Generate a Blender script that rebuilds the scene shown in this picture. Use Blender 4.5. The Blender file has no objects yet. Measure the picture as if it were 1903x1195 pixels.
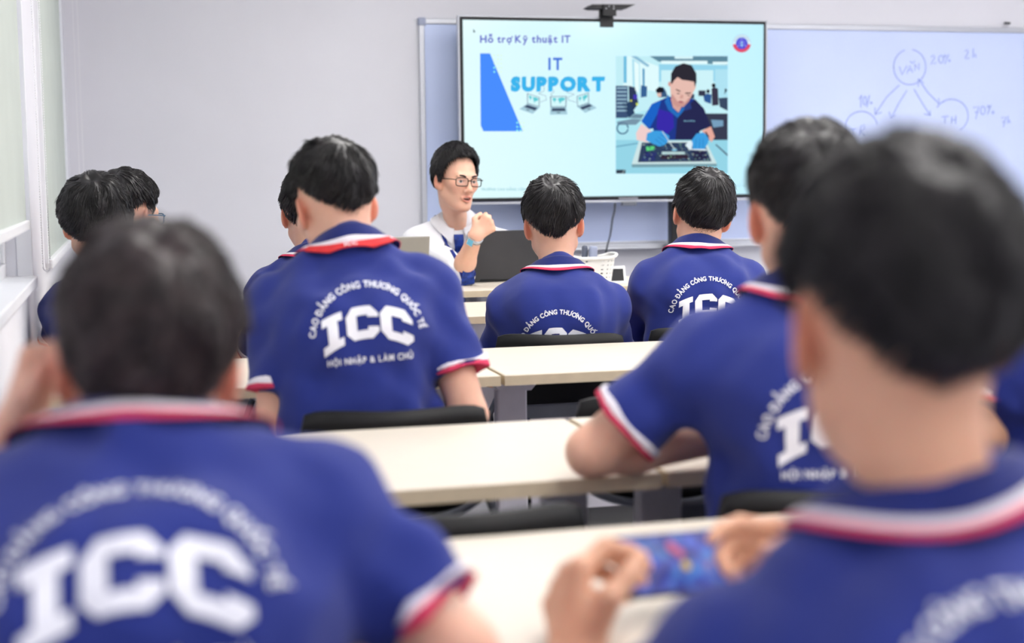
import bpy, bmesh, math, random
import numpy as np
from mathutils import Vector, Matrix
from mathutils.bvhtree import BVHTree

random.seed(4)
SC = bpy.context.scene
COL = SC.collection

# ------------------------------------------------------------------ camera
FPX, CX, CY = 2700.0, 951.5, 597.5
YAW, PIT, ROL = math.radians(14.55), math.radians(5.84), math.radians(0.63)
CAM = np.array([0.0, 0.0, 1.24])
_F = np.array([math.sin(YAW)*math.cos(PIT), math.cos(YAW)*math.cos(PIT), -math.sin(PIT)])
_R0 = np.array([math.cos(YAW), -math.sin(YAW), 0.0])
_U0 = np.cross(_R0, _F)
_R = _R0*math.cos(ROL) - _U0*math.sin(ROL)
_U = _U0*math.cos(ROL) + _R0*math.sin(ROL)
cam_data = bpy.data.cameras.new('camera')
cam_data.sensor_width = 36.0
cam_data.lens = FPX/1903.0*36.0
cam_data.clip_start = 0.05
cam = bpy.data.objects.new('camera', cam_data)
COL.objects.link(cam)
_m = Matrix(((_R[0], _U[0], -_F[0], CAM[0]), (_R[1], _U[1], -_F[1], CAM[1]),
             (_R[2], _U[2], -_F[2], CAM[2]), (0, 0, 0, 1)))
cam.matrix_world = _m
cam_data.dof.use_dof = True
cam_data.dof.focus_distance = 4.75
cam_data.dof.aperture_fstop = 2.3
SC.camera = cam

# ------------------------------------------------------------------ world, exposure
w = bpy.data.worlds.new('world'); SC.world = w; w.use_nodes = True
w.node_tree.nodes['Background'].inputs[0].default_value = (0.72, 0.83, 1.0, 1)
w.node_tree.nodes['Background'].inputs[1].default_value = .7
SC.view_settings.view_transform = 'Standard'
SC.view_settings.look = 'None'
SC.view_settings.exposure = 0.0
SC.view_settings.gamma = 1.0
SC.view_settings.use_curve_mapping = False
LAMP_POWER = 15.0

def ray(x, y): return _F + _R*((x-CX)/FPX) + _U*((CY-y)/FPX)
def at_d(x, y, d): return CAM + ray(x, y)*d
def at_z(x, y, z):
    r = ray(x, y); return CAM + r*((z-CAM[2])/r[2])
def at_Y(x, y, Y):
    r = ray(x, y); return CAM + r*(Y/r[1])

# ------------------------------------------------------------------ materials
def lin(c):
    c = np.asarray(c, float)/255.0
    return tuple(np.where(c <= .04045, c/12.92, ((c+.055)/1.055)**2.4))
def _new(name):
    m = bpy.data.materials.new(name); m.use_nodes = True
    nt = m.node_tree
    return m, nt, nt.nodes['Principled BSDF']
def mat(name, rgb, rough=.5, spec=.5, metal=0., var=0., vscale=8., bump=0., bscale=200., coat=0., sheen=0., stretch=None, sss=0.):
    m, nt, b = _new(name)
    c = (*lin(rgb), 1)
    b.inputs['Base Color'].default_value = c
    b.inputs['Roughness'].default_value = rough
    b.inputs['Specular IOR Level'].default_value = spec
    b.inputs['Metallic'].default_value = metal
    b.inputs['Coat Weight'].default_value = coat
    if sheen:
        b.inputs['Sheen Weight'].default_value = sheen
        b.inputs['Sheen Roughness'].default_value = .6
    if sss:
        b.inputs['Subsurface Weight'].default_value = sss
        b.inputs['Subsurface Radius'].default_value = (.012, .005, .003)
        b.inputs['Subsurface Scale'].default_value = .5
    tc = None
    if var or bump:
        tc = nt.nodes.new('ShaderNodeTexCoord')
        src = tc.outputs['Object']
        if stretch:
            mp = nt.nodes.new('ShaderNodeMapping'); mp.inputs['Scale'].default_value = stretch
            nt.links.new(src, mp.inputs[0]); src = mp.outputs[0]
    if var:
        n = nt.nodes.new('ShaderNodeTexNoise'); n.inputs['Scale'].default_value = vscale; n.inputs['Detail'].default_value = 5
        nt.links.new(src, n.inputs['Vector'])
        r = nt.nodes.new('ShaderNodeValToRGB')
        r.color_ramp.elements[0].position = .3; r.color_ramp.elements[1].position = .7
        r.color_ramp.elements[0].color = tuple(x*(1-var) for x in c[:3])+(1,)
        r.color_ramp.elements[1].color = tuple(min(1, x*(1+var)) for x in c[:3])+(1,)
        nt.links.new(n.outputs['Fac'], r.inputs[0]); nt.links.new(r.outputs[0], b.inputs['Base Color'])
    if bump:
        n = nt.nodes.new('ShaderNodeTexNoise'); n.inputs['Scale'].default_value = bscale; n.inputs['Detail'].default_value = 3
        nt.links.new(src, n.inputs['Vector'])
        bp = nt.nodes.new('ShaderNodeBump'); bp.inputs['Strength'].default_value = bump; bp.inputs['Distance'].default_value = .002
        nt.links.new(n.outputs['Fac'], bp.inputs['Height']); nt.links.new(bp.outputs[0], b.inputs['Normal'])
    return m
_em = {}
def emis(rgb, k=1.0):
    key = (tuple(rgb), k)
    if key not in _em:
        m = bpy.data.materials.new('screen_glow'); m.use_nodes = True
        nt = m.node_tree; nt.nodes.clear()
        e = nt.nodes.new('ShaderNodeEmission'); o = nt.nodes.new('ShaderNodeOutputMaterial')
        e.inputs[0].default_value = (*lin(rgb), 1); e.inputs[1].default_value = k
        nt.links.new(e.outputs[0], o.inputs[0]); _em[key] = m
    return _em[key]
def skin_mat(name, rgb):
    m, nt, b = _new(name)
    a = nt.nodes.new('ShaderNodeAttribute'); a.attribute_name = 'tint'
    mx = nt.nodes.new('ShaderNodeMix'); mx.data_type = 'RGBA'; mx.blend_type = 'MULTIPLY'; mx.inputs[0].default_value = 1
    n = nt.nodes.new('ShaderNodeTexNoise'); n.inputs['Scale'].default_value = 30; n.inputs['Detail'].default_value = 4
    tc = nt.nodes.new('ShaderNodeTexCoord'); nt.links.new(tc.outputs['Object'], n.inputs['Vector'])
    r = nt.nodes.new('ShaderNodeValToRGB'); c = lin(rgb)
    r.color_ramp.elements[0].color = (c[0]*.93, c[1]*.88, c[2]*.86, 1); r.color_ramp.elements[1].color = (min(1, c[0]*1.05), c[1]*1.06, c[2]*1.06, 1)
    nt.links.new(n.outputs['Fac'], r.inputs[0])
    nt.links.new(r.outputs[0], mx.inputs[6]); nt.links.new(a.outputs['Color'], mx.inputs[7])
    nt.links.new(mx.outputs[2], b.inputs['Base Color'])
    b.inputs['Roughness'].default_value = .5; b.inputs['Specular IOR Level'].default_value = .35
    b.inputs['Subsurface Weight'].default_value = .25
    b.inputs['Subsurface Radius'].default_value = (1., .35, .2); b.inputs['Subsurface Scale'].default_value = .006
    return m
def hair_mat(name, rgb):
    m, nt, b = _new(name)
    tc = nt.nodes.new('ShaderNodeTexCoord')
    n = nt.nodes.new('ShaderNodeTexNoise'); n.inputs['Scale'].default_value = 40; n.inputs['Detail'].default_value = 4
    nt.links.new(tc.outputs['Object'], n.inputs['Vector'])
    r = nt.nodes.new('ShaderNodeValToRGB'); c = lin(rgb)
    r.color_ramp.elements[0].position = .35; r.color_ramp.elements[1].position = .7
    r.color_ramp.elements[0].color = (c[0]*.55, c[1]*.55, c[2]*.6, 1); r.color_ramp.elements[1].color = (c[0]*1.8, c[1]*1.75, c[2]*1.8, 1)  # noise tone; the lighter clumps also paint hair sheen into the colour
    nt.links.new(n.outputs['Fac'], r.inputs[0]); nt.links.new(r.outputs[0], b.inputs['Base Color'])
    b.inputs['Roughness'].default_value = .42; b.inputs['Specular IOR Level'].default_value = .42
    return m
M = {}
M['wall'] = mat('wall_paint', (224, 224, 231), .85, .2, var=.02, vscale=2, bump=.05, bscale=120)
M['ceil'] = mat('ceiling_paint', (235, 235, 235), .9, .2, var=.015, vscale=2)
M['floor'] = mat('vinyl_floor', (186, 186, 192), .45, .4, var=.06, vscale=6)
M['white'] = mat('white_lacquer', (235, 236, 240), .45, .4, var=.015, vscale=5)
M['board'] = mat('whiteboard_enamel', (203, 217, 253), .28, .45, var=.02, vscale=3)
M['alu'] = mat('brushed_aluminium', (196, 199, 206), .35, .5, .7, var=.05, vscale=20, stretch=(1, 1, 30))
M['alu_d'] = mat('dull_aluminium', (140, 142, 150), .4, .5, .6, var=.05, vscale=20)
M['ink'] = mat('blue_marker_ink', (140, 158, 222), .6, .2, var=.2, vscale=60)
M['black'] = mat('black_plastic', (20, 21, 24), .42, .4, var=.15, vscale=30)
M['chair'] = mat('black_chair_plastic', (17, 18, 20), .5, .35, var=.2, vscale=25, bump=.1, bscale=300)
M['tube'] = mat('grey_painted_tube', (120, 124, 136), .35, .5, .5, var=.05, vscale=20)
M['steel'] = mat('grey_desk_steel', (216, 213, 222), .45, .4, .1, var=.05, vscale=12)
M['steel_d'] = mat('dark_grey_steel', (112, 116, 126), .5, .4, .1, var=.08, vscale=12)
M['desk'] = mat('birch_laminate', (224, 215, 200), .38, .4, var=.03, vscale=14, stretch=(1, 8, 8))
M['edge'] = mat('beige_edge_band', (214, 198, 170), .5, .35, var=.05, vscale=30)
M['blind'] = mat('green_grey_blind_fabric', (192, 200, 194), .85, .2, var=.03, vscale=5, bump=.12, bscale=500)
M['chain'] = mat('white_bead_chain', (240, 240, 243), .4, .4, var=.02)
M['navy'] = mat('navy_pique_cotton', (31, 47, 128), .82, .25, var=.06, vscale=9, bump=.25, bscale=700, sheen=.12)
M['navy_d'] = mat('navy_collar_rib', (22, 36, 106), .85, .2, var=.08, vscale=40, bump=.3, bscale=500, sheen=.15)
M['wstripe'] = mat('white_stripe_rib', (236, 232, 240), .8, .2, var=.03, vscale=60)
M['rstripe'] = mat('red_stripe_rib', (214, 66, 100), .8, .2, var=.06, vscale=60)
M['print'] = mat('white_print', (236, 238, 248), .7, .25, var=.03, vscale=40)
M['trouser'] = mat('dark_trouser_cloth', (30, 32, 42), .85, .2, var=.15, vscale=15, bump=.2, bscale=300)
M['shoe'] = mat('dark_shoe_leather', (30, 28, 28), .5, .4, var=.2, vscale=20)
M['shirt'] = mat('white_shirt_cotton', (238, 238, 244), .8, .2, var=.015, vscale=9, bump=.1, bscale=500)
M['tie'] = mat('blue_woven_tie', (34, 60, 140), .55, .3, var=.5, vscale=55)
M['lan_b'] = mat('blue_lanyard', (30, 46, 122), .7, .2, var=.08, vscale=50)
M['lan_r'] = mat('red_lanyard', (222, 62, 66), .7, .2, var=.08, vscale=50)
M['lens'] = None
M['eye'] = mat('eye_white', (225, 220, 218), .25, .5, var=.03, vscale=60)
M['iris'] = mat('dark_iris', (28, 18, 14), .2, .5, var=.2, vscale=60)
M['teeth'] = mat('tooth_enamel', (232, 226, 214), .3, .5, var=.03, vscale=60)
M['hair'] = hair_mat('black_hair', (24, 22, 24))
M['hair_lit'] = hair_mat('black_hair_lit_brown', (46, 37, 37))  # black hair again, lighter and browner to paint in the light on it
M['lap_d'] = mat('graphite_laptop_shell', (62, 63, 68), .45, .4, .2, var=.04, vscale=10)
M['lap_g'] = mat('silver_laptop_shell', (158, 156, 150), .4, .45, .5, var=.04, vscale=10)
M['key'] = mat('laptop_keys', (26, 26, 28), .6, .3, var=.1, vscale=60)
M['basket'] = mat('white_basket_plastic', (232, 232, 230), .4, .4, var=.02, vscale=10)
M['grey'] = mat('slate_grey_plastic', (92, 98, 114), .5, .4, var=.05, vscale=10)
M['lgrey'] = mat('pale_grey_plastic', (158, 166, 190), .5, .4, var=.04, vscale=10)
M['paper'] = mat('white_paper', (240, 244, 248), .8, .2, var=.02, vscale=10)
M['cyan'] = mat('cyan_printed_paper', (120, 200, 236), .7, .2, var=.05, vscale=20)
M['watch'] = mat('watch_steel', (190, 196, 204), .25, .6, .9, var=.05, vscale=60)
def glass_mat():
    m = bpy.data.materials.new('clear_lens'); m.use_nodes = True; nt = m.node_tree
    b = nt.nodes['Principled BSDF']; o = nt.nodes['Material Output']
    b.inputs['Base Color'].default_value = (1, 1, 1, 1); b.inputs['Roughness'].default_value = .03
    t = nt.nodes.new('ShaderNodeBsdfTransparent'); mx = nt.nodes.new('ShaderNodeMixShader'); mx.inputs[0].default_value = .07
    nt.links.new(t.outputs[0], mx.inputs[1]); nt.links.new(b.outputs[0], mx.inputs[2]); nt.links.new(mx.outputs[0], o.inputs[0])
    return m
M['lens'] = glass_mat()
def lamp_mat():
    m = bpy.data.materials.new('lamp_diffuser'); m.use_nodes = True; nt = m.node_tree; nt.nodes.clear()
    e = nt.nodes.new('ShaderNodeEmission'); o = nt.nodes.new('ShaderNodeOutputMaterial')
    e.inputs[0].default_value = (1.0, .975, .95, 1); e.inputs[1].default_value = LAMP_POWER
    nt.links.new(e.outputs[0], o.inputs[0]); return m
M['lamp'] = lamp_mat()

# ------------------------------------------------------------------ mesh helpers
def link(name, me, m=None, parent=None):
    o = bpy.data.objects.new(name, me); COL.objects.link(o)
    if m is not None and me is not None and not me.materials: me.materials.append(m)
    if parent is not None: o.parent = parent
    return o
def np_mesh(name, V, Fc, smooth=True):
    me = bpy.data.meshes.new(name)
    V = np.asarray(V, np.float32)
    if isinstance(Fc, np.ndarray):
        n, k = Fc.shape
        me.vertices.add(len(V)); me.vertices.foreach_set('co', V.ravel())
        me.loops.add(n*k); me.loops.foreach_set('vertex_index', Fc.astype(np.int32).ravel())
        me.polygons.add(n); me.polygons.foreach_set('loop_start', np.arange(0, n*k, k, dtype=np.int32))
        me.update(calc_edges=True)
    else:
        me.from_pydata(V.tolist(), [], Fc)
    if smooth and len(me.polygons): me.polygons.foreach_set('use_smooth', np.ones(len(me.polygons), bool))
    me.update()
    return me
class MB:
    """collects simple solids into one mesh"""
    def __init__(s): s.bm = bmesh.new()
    def box(s, lo, hi, bev=0., rot=None, piv=None):
        lo, hi = Vector(lo), Vector(hi)
        r = bmesh.ops.create_cube(s.bm, size=1.0)
        vs = r['verts']; c = (lo+hi)/2; d = hi-lo
        for v in vs: v.co = Vector((v.co.x*d.x, v.co.y*d.y, v.co.z*d.z)) + c
        if bev:
            es = list({e for v in vs for e in v.link_edges})
            rb = bmesh.ops.bevel(s.bm, geom=es, offset=bev, segments=2, affect='EDGES', profile=.5)
            vs = list({v for f in rb['faces'] for v in f.verts} | {v for v in vs if v.is_valid})
        if rot is not None:
            bmesh.ops.rotate(s.bm, verts=vs, cent=piv or c, matrix=rot)
        return s
    def tube(s, pts, r, n=8, closed=False, caps=True):
        pts = [Vector(p) for p in pts]; N = len(pts)
        rr = r if isinstance(r, (list, tuple)) else [r]*N
        rings = []; up = None
        for i, p in enumerate(pts):
            if closed: t = pts[(i+1) % N]-pts[i-1]
            else: t = pts[min(i+1, N-1)]-pts[max(i-1, 0)]
            t.normalize()
            if up is None:
                up = Vector((0, 0, 1)) if abs(t.z) < .9 else Vector((1, 0, 0))
            a = t.cross(up).normalized(); b = a.cross(t).normalized(); up = b
            rings.append([s.bm.verts.new(p + a*math.cos(q)*rr[i] + b*math.sin(q)*rr[i]) for q in [2*math.pi*j/n for j in range(n)]])
        for i in range(N if closed else N-1):
            A, B = rings[i], rings[(i+1) % N]
            for j in range(n): s.bm.faces.new((A[j], A[(j+1) % n], B[(j+1) % n], B[j]))
        if caps and not closed:
            s.bm.faces.new(rings[0][::-1]); s.bm.faces.new(rings[-1])
        return s
    def prism(s, poly, y0, y1):
        """polygon in x,z extruded from y0 to y1"""
        a = [s.bm.verts.new((x, y0, z)) for x, z in poly]; b = [s.bm.verts.new((x, y1, z)) for x, z in poly]
        s.bm.faces.new(a); s.bm.faces.new(b[::-1]); n = len(poly)
        for i in range(n): s.bm.faces.new((a[i], b[i], b[(i+1) % n], a[(i+1) % n]))
        return s
    def build(s, name, m, parent=None, smooth=False):
        bmesh.ops.recalc_face_normals(s.bm, faces=s.bm.faces)
        me = bpy.data.meshes.new(name); s.bm.to_mesh(me); s.bm.free()
        if smooth: 
            for p in me.polygons: p.use_smooth = True
        return link(name, me, m, parent)
def tag(o, label, cat, group=None):
    o['label'] = label; o['category'] = cat
    if group: o['group'] = group
    return o
def struct(o): o['kind'] = 'structure'; return o
def empty(name, loc=(0, 0, 0), rz=0.):
    o = bpy.data.objects.new(name, None); COL.objects.link(o)
    o.location = loc; o.rotation_euler = (0, 0, rz); o.empty_display_size = .1
    return o
def copy_tree(o, parent=None):
    c = o.copy(); COL.objects.link(c); c.parent = parent
    for ch in list(o.children): copy_tree(ch, c)
    return c

# ------------------------------------------------------------------ text
_gl = {}
ACC = {'Đ': ('D', 'b'), 'Ẳ': ('A', 'u?'), 'Ô': ('O', '^'), 'Ư': ('U', 'h'), 'Ơ': ('O', 'h'), 'Ố': ('O', "^'"), 'Ế': ('E', "^'"), 'Ộ': ('O', '^.'), 'Ậ': ('A', '^.'), 'À': ('A', '`'), 'Ủ': ('U', '?'), 'Á': ('A', "'"), 'Ờ': ('O', 'h`'), 'Ợ': ('O', 'h.'), 'Ă': ('A', 'u'),
       'ỗ': ('o', '^~'), 'ợ': ('o', 'h.'), 'ỹ': ('y', '~'), 'ậ': ('a', '^.')}
def glyph(ch, bold=.02):
    """vertices, triangles, width of one letter of cap height about 0.7"""
    key = (ch, bold)
    if key in _gl: return _gl[key]
    base, acc = ACC.get(ch, (ch, ''))
    cu = bpy.data.curves.new('tmp_text', 'FONT'); cu.body = base; cu.offset = bold; cu.resolution_u = 3
    o = bpy.data.objects.new('tmp_text', cu); COL.objects.link(o)
    bpy.context.view_layer.update()
    dg = bpy.context.evaluated_depsgraph_get()
    me = o.evaluated_get(dg).to_mesh()
    bm = bmesh.new(); bm.from_mesh(me)
    bmesh.ops.triangulate(bm, faces=bm.faces)
    bm.verts.ensure_lookup_table()
    V = np.array([v.co[:2] for v in bm.verts], float).reshape(-1, 2)
    T = [[v.index for v in f.verts] for f in bm.faces]
    bm.free(); o.evaluated_get(dg).to_mesh_clear(); bpy.data.objects.remove(o); bpy.data.curves.remove(cu)
    if len(V):
        x0, x1 = V[:, 0].min(), V[:, 0].max(); V = V-[x0, 0]; wd = x1-x0
        def stroke(pts, t):
            nonlocal V
            for (ax, ay), (bx, by) in zip(pts[:-1], pts[1:]):
                l = math.hypot(bx-ax, by-ay); nx, ny = -(by-ay)/l*t/2, (bx-ax)/l*t/2; ex, ey = (bx-ax)/l*t*.3, (by-ay)/l*t*.3
                n = len(V); V = np.vstack([V, [(ax+nx-ex, ay+ny-ey), (bx+nx+ex, by+ny+ey), (bx-nx+ex, by-ny+ey), (ax-nx-ex, ay-ny-ey)]])
                T.append([n, n+2, n+1]); T.append([n, n+3, n+2])
        up = base.isupper(); top = .74 if up else .53; c = wd/2; t = .055+bold*1.6
        if 'b' in acc: stroke([(-.08, .36), (.24, .36)], t)
        if 'h' in acc: stroke([(wd-.1, top-.1), (wd+.04, top-.02), (wd+.05, top+.08)], t)
        if '^' in acc: stroke([(c-.13, top+.05), (c, top+.15), (c+.13, top+.05)], t); top += .02
        if 'u' in acc: stroke([(c-.13, top+.14), (c-.05, top+.07), (c+.05, top+.07), (c+.13, top+.14)], t)
        hi = top+(.2 if ('^' in acc or 'u' in acc) else .05); rt = c+(.17 if '^' in acc else .0)
        if "'" in acc: stroke([(rt-.03, hi-.04), (rt+.06, hi+.1)], t)
        if '`' in acc: stroke([(rt+.04, hi-.02), (rt-.06, hi+.1)], t)
        if '~' in acc: stroke([(c-.14, hi), (c-.05, hi+.06), (c+.05, hi+.0), (c+.14, hi+.06)], t)
        if '?' in acc: stroke([(c-.05, hi+.12), (c+.05, hi+.12), (c+.05, hi+.06), (c, hi+.03), (c, hi-.02)], t)
        if '.' in acc: stroke([(c-.03, -.14), (c+.03, -.14)], t*1.3)
    else: wd = .25
    _gl[key] = (V, T, wd); return _gl[key]
def text_run(s, bold=.02, gap=.1):
    """flat text: verts (u,v) with baseline 0 starting at u=0, cap height 1; tris; per-letter centre; width"""
    Vs, Ts, x, n = [], [], 0., 0; cen = []
    for ch in s:
        V, T, wd = glyph(ch, bold)
        if len(V):
            Vs.append(V+[x, 0]); Ts += [[a+n for a in t] for t in T]; n += len(V); cen += [x+wd/2]*len(V)
        x += wd+gap
    Vs = np.vstack(Vs)/.7
    return Vs, Ts, np.array(cen)/.7, (x-gap)/.7

# ------------------------------------------------------------------ implicit bodies
def _n(v): v = np.asarray(v, float); return v/np.linalg.norm(v)
def A3(*v): return np.array(v, float)
def comb(F, d, k, op):
    if op == 1: F, d = -F, d
    if k > 0:
        h = np.maximum(k-np.abs(F-d), 0)/k
        r = np.minimum(F, d)-h*h*k*.25
    else: r = np.minimum(F, d)
    return -r if op == 1 else r
class Field:
    def __init__(s): s.p = []; s.post = None
    def add(s, prim, k=.0, op=0): s.p.append((*prim, k, op)); return s
    def ev(s, P):
        F = np.full(len(P), .3)
        for fn, lo, hi, k, op in s.p: F = comb(F, fn(P), k, op)
        if s.post is not None: F = F+s.post(P)
        return F
    def grad(s, P):
        e = .002; g = np.stack([s.ev(P+d)-s.ev(P-d) for d in np.eye(3)*e], 1)
        return g/(np.linalg.norm(g, axis=1, keepdims=True)+1e-9)
    def bounds(s):
        u = [(lo, hi) for _, lo, hi, _, op in s.p if op == 0]
        return np.min([a for a, _ in u], 0), np.max([b for _, b in u], 0)
    def mesh(s, lo, hi, res):
        ax = [np.arange(lo[i], hi[i]+res, res) for i in range(3)]
        sh = tuple(len(a) for a in ax); F = np.full(sh, .3, np.float32)
        def sub(lo, hi, pad):
            sl = []
            for i in range(3):
                a = max(0, int(math.floor((lo[i]-pad-ax[i][0])/res))); b = min(sh[i], int(math.ceil((hi[i]+pad-ax[i][0])/res))+1)
                if b <= a: return None
                sl.append(slice(a, b))
            return tuple(sl)
        def pts(sl):
            g = np.meshgrid(*[ax[i][sl[i]] for i in range(3)], indexing='ij')
            return np.stack([q.ravel() for q in g], 1), g[0].shape
        for fn, l, h, k, op in s.p:
            sl = sub(l, h, k+3*res)
            if sl is None: continue
            P, shp = pts(sl)
            F[sl] = comb(F[sl], fn(P).reshape(shp), k, op)
        if s.post is not None:
            idx = np.nonzero(np.abs(F) < .04)
            P = np.stack([ax[i][idx[i]] for i in range(3)], 1)
            F[idx] += s.post(P)
        return nets(F, ax)
_E12 = [((0,0,0),(1,0,0)),((0,1,0),(1,1,0)),((0,0,1),(1,0,1)),((0,1,1),(1,1,1)),((0,0,0),(0,1,0)),((1,0,0),(1,1,0)),
        ((0,0,1),(0,1,1)),((1,0,1),(1,1,1)),((0,0,0),(0,0,1)),((1,0,0),(1,0,1)),((0,1,0),(0,1,1)),((1,1,0),(1,1,1))]
def nets(F, ax):
    ins = F < 0; n = F.shape
    cnt = np.zeros([d-1 for d in n], np.int8)
    for a in (0, 1):
        for b in (0, 1):
            for c in (0, 1): cnt += ins[a:n[0]-1+a, b:n[1]-1+b, c:n[2]-1+c]
    I = np.nonzero((cnt > 0) & (cnt < 8)); m = len(I[0])
    if m == 0: return np.zeros((0, 3)), np.zeros((0, 4), int)
    acc = np.zeros((m, 3)); w = np.zeros(m)
    for a, b in _E12:
        fa = F[I[0]+a[0], I[1]+a[1], I[2]+a[2]]; fb = F[I[0]+b[0], I[1]+b[1], I[2]+b[2]]
        c = (fa < 0) != (fb < 0)
        t = np.where(c, fa/np.where(c, fa-fb, 1), 0)
        for i in range(3):
            pa = ax[i][I[i]+a[i]]; pb = ax[i][I[i]+b[i]]
            acc[:, i] += np.where(c, pa+(pb-pa)*t, 0)
        w += c
    V = acc/w[:, None]
    vid = np.full(cnt.shape, -1, np.int64); vid[I] = np.arange(m)
    Q = []
    for d in range(3):
        e1, e2 = (d+1) % 3, (d+2) % 3
        s0 = [slice(None)]*3; s1 = [slice(None)]*3
        s0[d] = slice(0, n[d]-1); s1[d] = slice(1, n[d])
        A = ins[tuple(s0)]; ch = A != ins[tuple(s1)]
        J = list(np.nonzero(ch))
        ok = (J[e1] >= 1) & (J[e2] >= 1) & (J[e1] < n[e1]-1) & (J[e2] < n[e2]-1)
        J = [j[ok] for j in J]; fl = A[tuple(J)]
        def c(o1, o2):
            K = list(J); K[e1] = J[e1]+o1; K[e2] = J[e2]+o2; return vid[tuple(K)]
        q = np.stack([c(-1, -1), c(0, -1), c(0, 0), c(-1, 0)], 1)
        q[~fl] = q[~fl][:, ::-1]
        Q.append(q)
    Q = np.vstack(Q); Q = Q[(Q >= 0).all(1)]
    return V, Q

def rc(a, b, ra, rb=None):
    a, b = np.asarray(a, float), np.asarray(b, float); rb = ra if rb is None else rb
    ab = b-a; L = max(ab@ab, 1e-9)
    def fn(P):
        t = np.clip(((P-a)@ab)/L, 0, 1)
        return np.linalg.norm(P-a-t[:, None]*ab, axis=1)-(ra+(rb-ra)*t)
    r = max(ra, rb); return fn, np.minimum(a, b)-r, np.maximum(a, b)+r
def ell(c, r, Rm=None):
    c, r = np.asarray(c, float), np.asarray(r, float)
    def fn(P):
        q = P-c
        if Rm is not None: q = q@Rm
        k0 = np.linalg.norm(q/r, axis=1); k1 = np.linalg.norm(q/(r*r), axis=1)
        return k0*(k0-1)/np.maximum(k1, 1e-6)
    m = max(r) if Rm is not None else r
    return fn, c-m, c+m
def econe(a, b, xa, xb, ya, yb, X, Y):
    a, b = np.asarray(a, float), np.asarray(b, float); ab = b-a; L = ab@ab; Z = _n(np.cross(X, Y))
    def fn(P):
        t = np.clip(((P-a)@ab)/L, 0, 1); v = P-a-t[:, None]*ab
        rx = xa+(xb-xa)*t; ry = ya+(yb-ya)*t
        return (np.sqrt(((v@X)/rx)**2+((v@Y)/ry)**2+((v@Z)/ry)**2)-1)*np.minimum(rx, ry)
    r = max(xa, xb, ya, yb); return fn, np.minimum(a, b)-r, np.maximum(a, b)+r
def cut(prim, p, nrm):
    fn, lo, hi = prim; p, nrm = np.asarray(p), _n(nrm)
    return (lambda P: np.maximum(fn(P), (P-p)@nrm)), lo, hi
def slab(prim, p, nrm, a, b, grow):
    fn, lo, hi = prim; p, nrm = np.asarray(p), _n(nrm)
    def g(P):
        h = (P-p)@nrm
        return np.maximum(fn(P)-grow, np.maximum(h-b, a-h))
    return g, lo-grow, hi+grow
def folds(seed, amp, zc=None):
    rg = np.random.RandomState(seed); W = []
    for i in range(7):
        lam = rg.uniform(.07, .17); d = _n(rg.normal(size=3)*A3(1.3, .7, .6))
        W.append((d*2*math.pi/lam, rg.uniform(0, 6), _n(rg.normal(size=3))*2*math.pi/rg.uniform(.12, .3), rg.uniform(0, 6)))
    def f(P):
        o = zc(P)/amp*3.2 if zc is not None else 0
        for d, p, e, q in W: o = o+np.sin(P@d+p+1.6*np.sin(P@e+q))
        return amp*o/3.2
    return f

def hand(fd, Wr, f, pn, side, curl, S=1., thumb=(.9, .3, .45), spread=0., k0=.012):
    """adds palm, four fingers and thumb to a field; f points to the fingers, pn out of the palm"""
    f = _n(f); pn = _n(np.asarray(pn)-f*(np.asarray(pn)@f)); th = np.cross(f, pn)*side
    Wr = np.asarray(Wr, float)
    fd.add(rc(Wr-f*.01*S, Wr+f*.02*S, .026*S, .022*S), .02)
    ln = (.084, .088, .083, .074); fl = (.95, 1.05, .98, .78)
    for i in range(4):
        o = .03-.0205*i
        kn = Wr+(f*ln[i]+th*o)*S
        fd.add(rc(Wr+(th*(.012-.008*i)+f*.012)*S, kn, .0165*S, .0125*S), k0*S)
    for i in range(4):
        o = .03-.0205*i; p = Wr+(f*ln[i]+th*o)*S
        ang = 0; sp = spread*(1.5-i)
        for j, (l, r0, r1) in enumerate(((.043, .0105, .0092), (.027, .0092, .0084), (.022, .0084, .0068))):
            ang += math.radians(curl[i][j] if isinstance(curl[i], (tuple, list)) else curl[i]*(1, 1.15, .7)[j])
            d = _n(f*math.cos(ang)+pn*math.sin(ang)+th*sp)
            q = p+d*l*fl[i]*S
            fd.add(rc(p, q, r0*S, r1*S), .004*S if j else .008*S); p = q
    b = Wr+(th*.018+f*.018+pn*.006)*S
    q = b+_n(th*.75+f*.65+pn*.25)*.045*S
    fd.add(rc(b, q, .0175*S, .0125*S), .014*S)
    d1 = _n(f*thumb[0]+th*thumb[1]+pn*thumb[2]); q2 = q+d1*.033*S
    fd.add(rc(q, q2, .012*S, .0105*S), .006*S)
    fd.add(rc(q2, q2+_n(d1+f*.25-th*.1)*.026*S, .0105*S, .0085*S), .004*S)

def rot_head(yaw, pitch, roll):
    """columns: right, forward, up of the head in the person's frame; yaw clockwise, pitch down, roll towards the right ear"""
    y, p, r = map(math.radians, (yaw, pitch, roll))
    Rz = np.array([[math.cos(y), math.sin(y), 0], [-math.sin(y), math.cos(y), 0], [0, 0, 1]])
    Rx = np.array([[1, 0, 0], [0, math.cos(p), math.sin(p)], [0, -math.sin(p), math.cos(p)]])
    Ry = np.array([[math.cos(r), 0, math.sin(r)], [0, 1, 0], [-math.sin(r), 0, math.cos(r)]])
    return Rz@Rx@Ry

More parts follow.
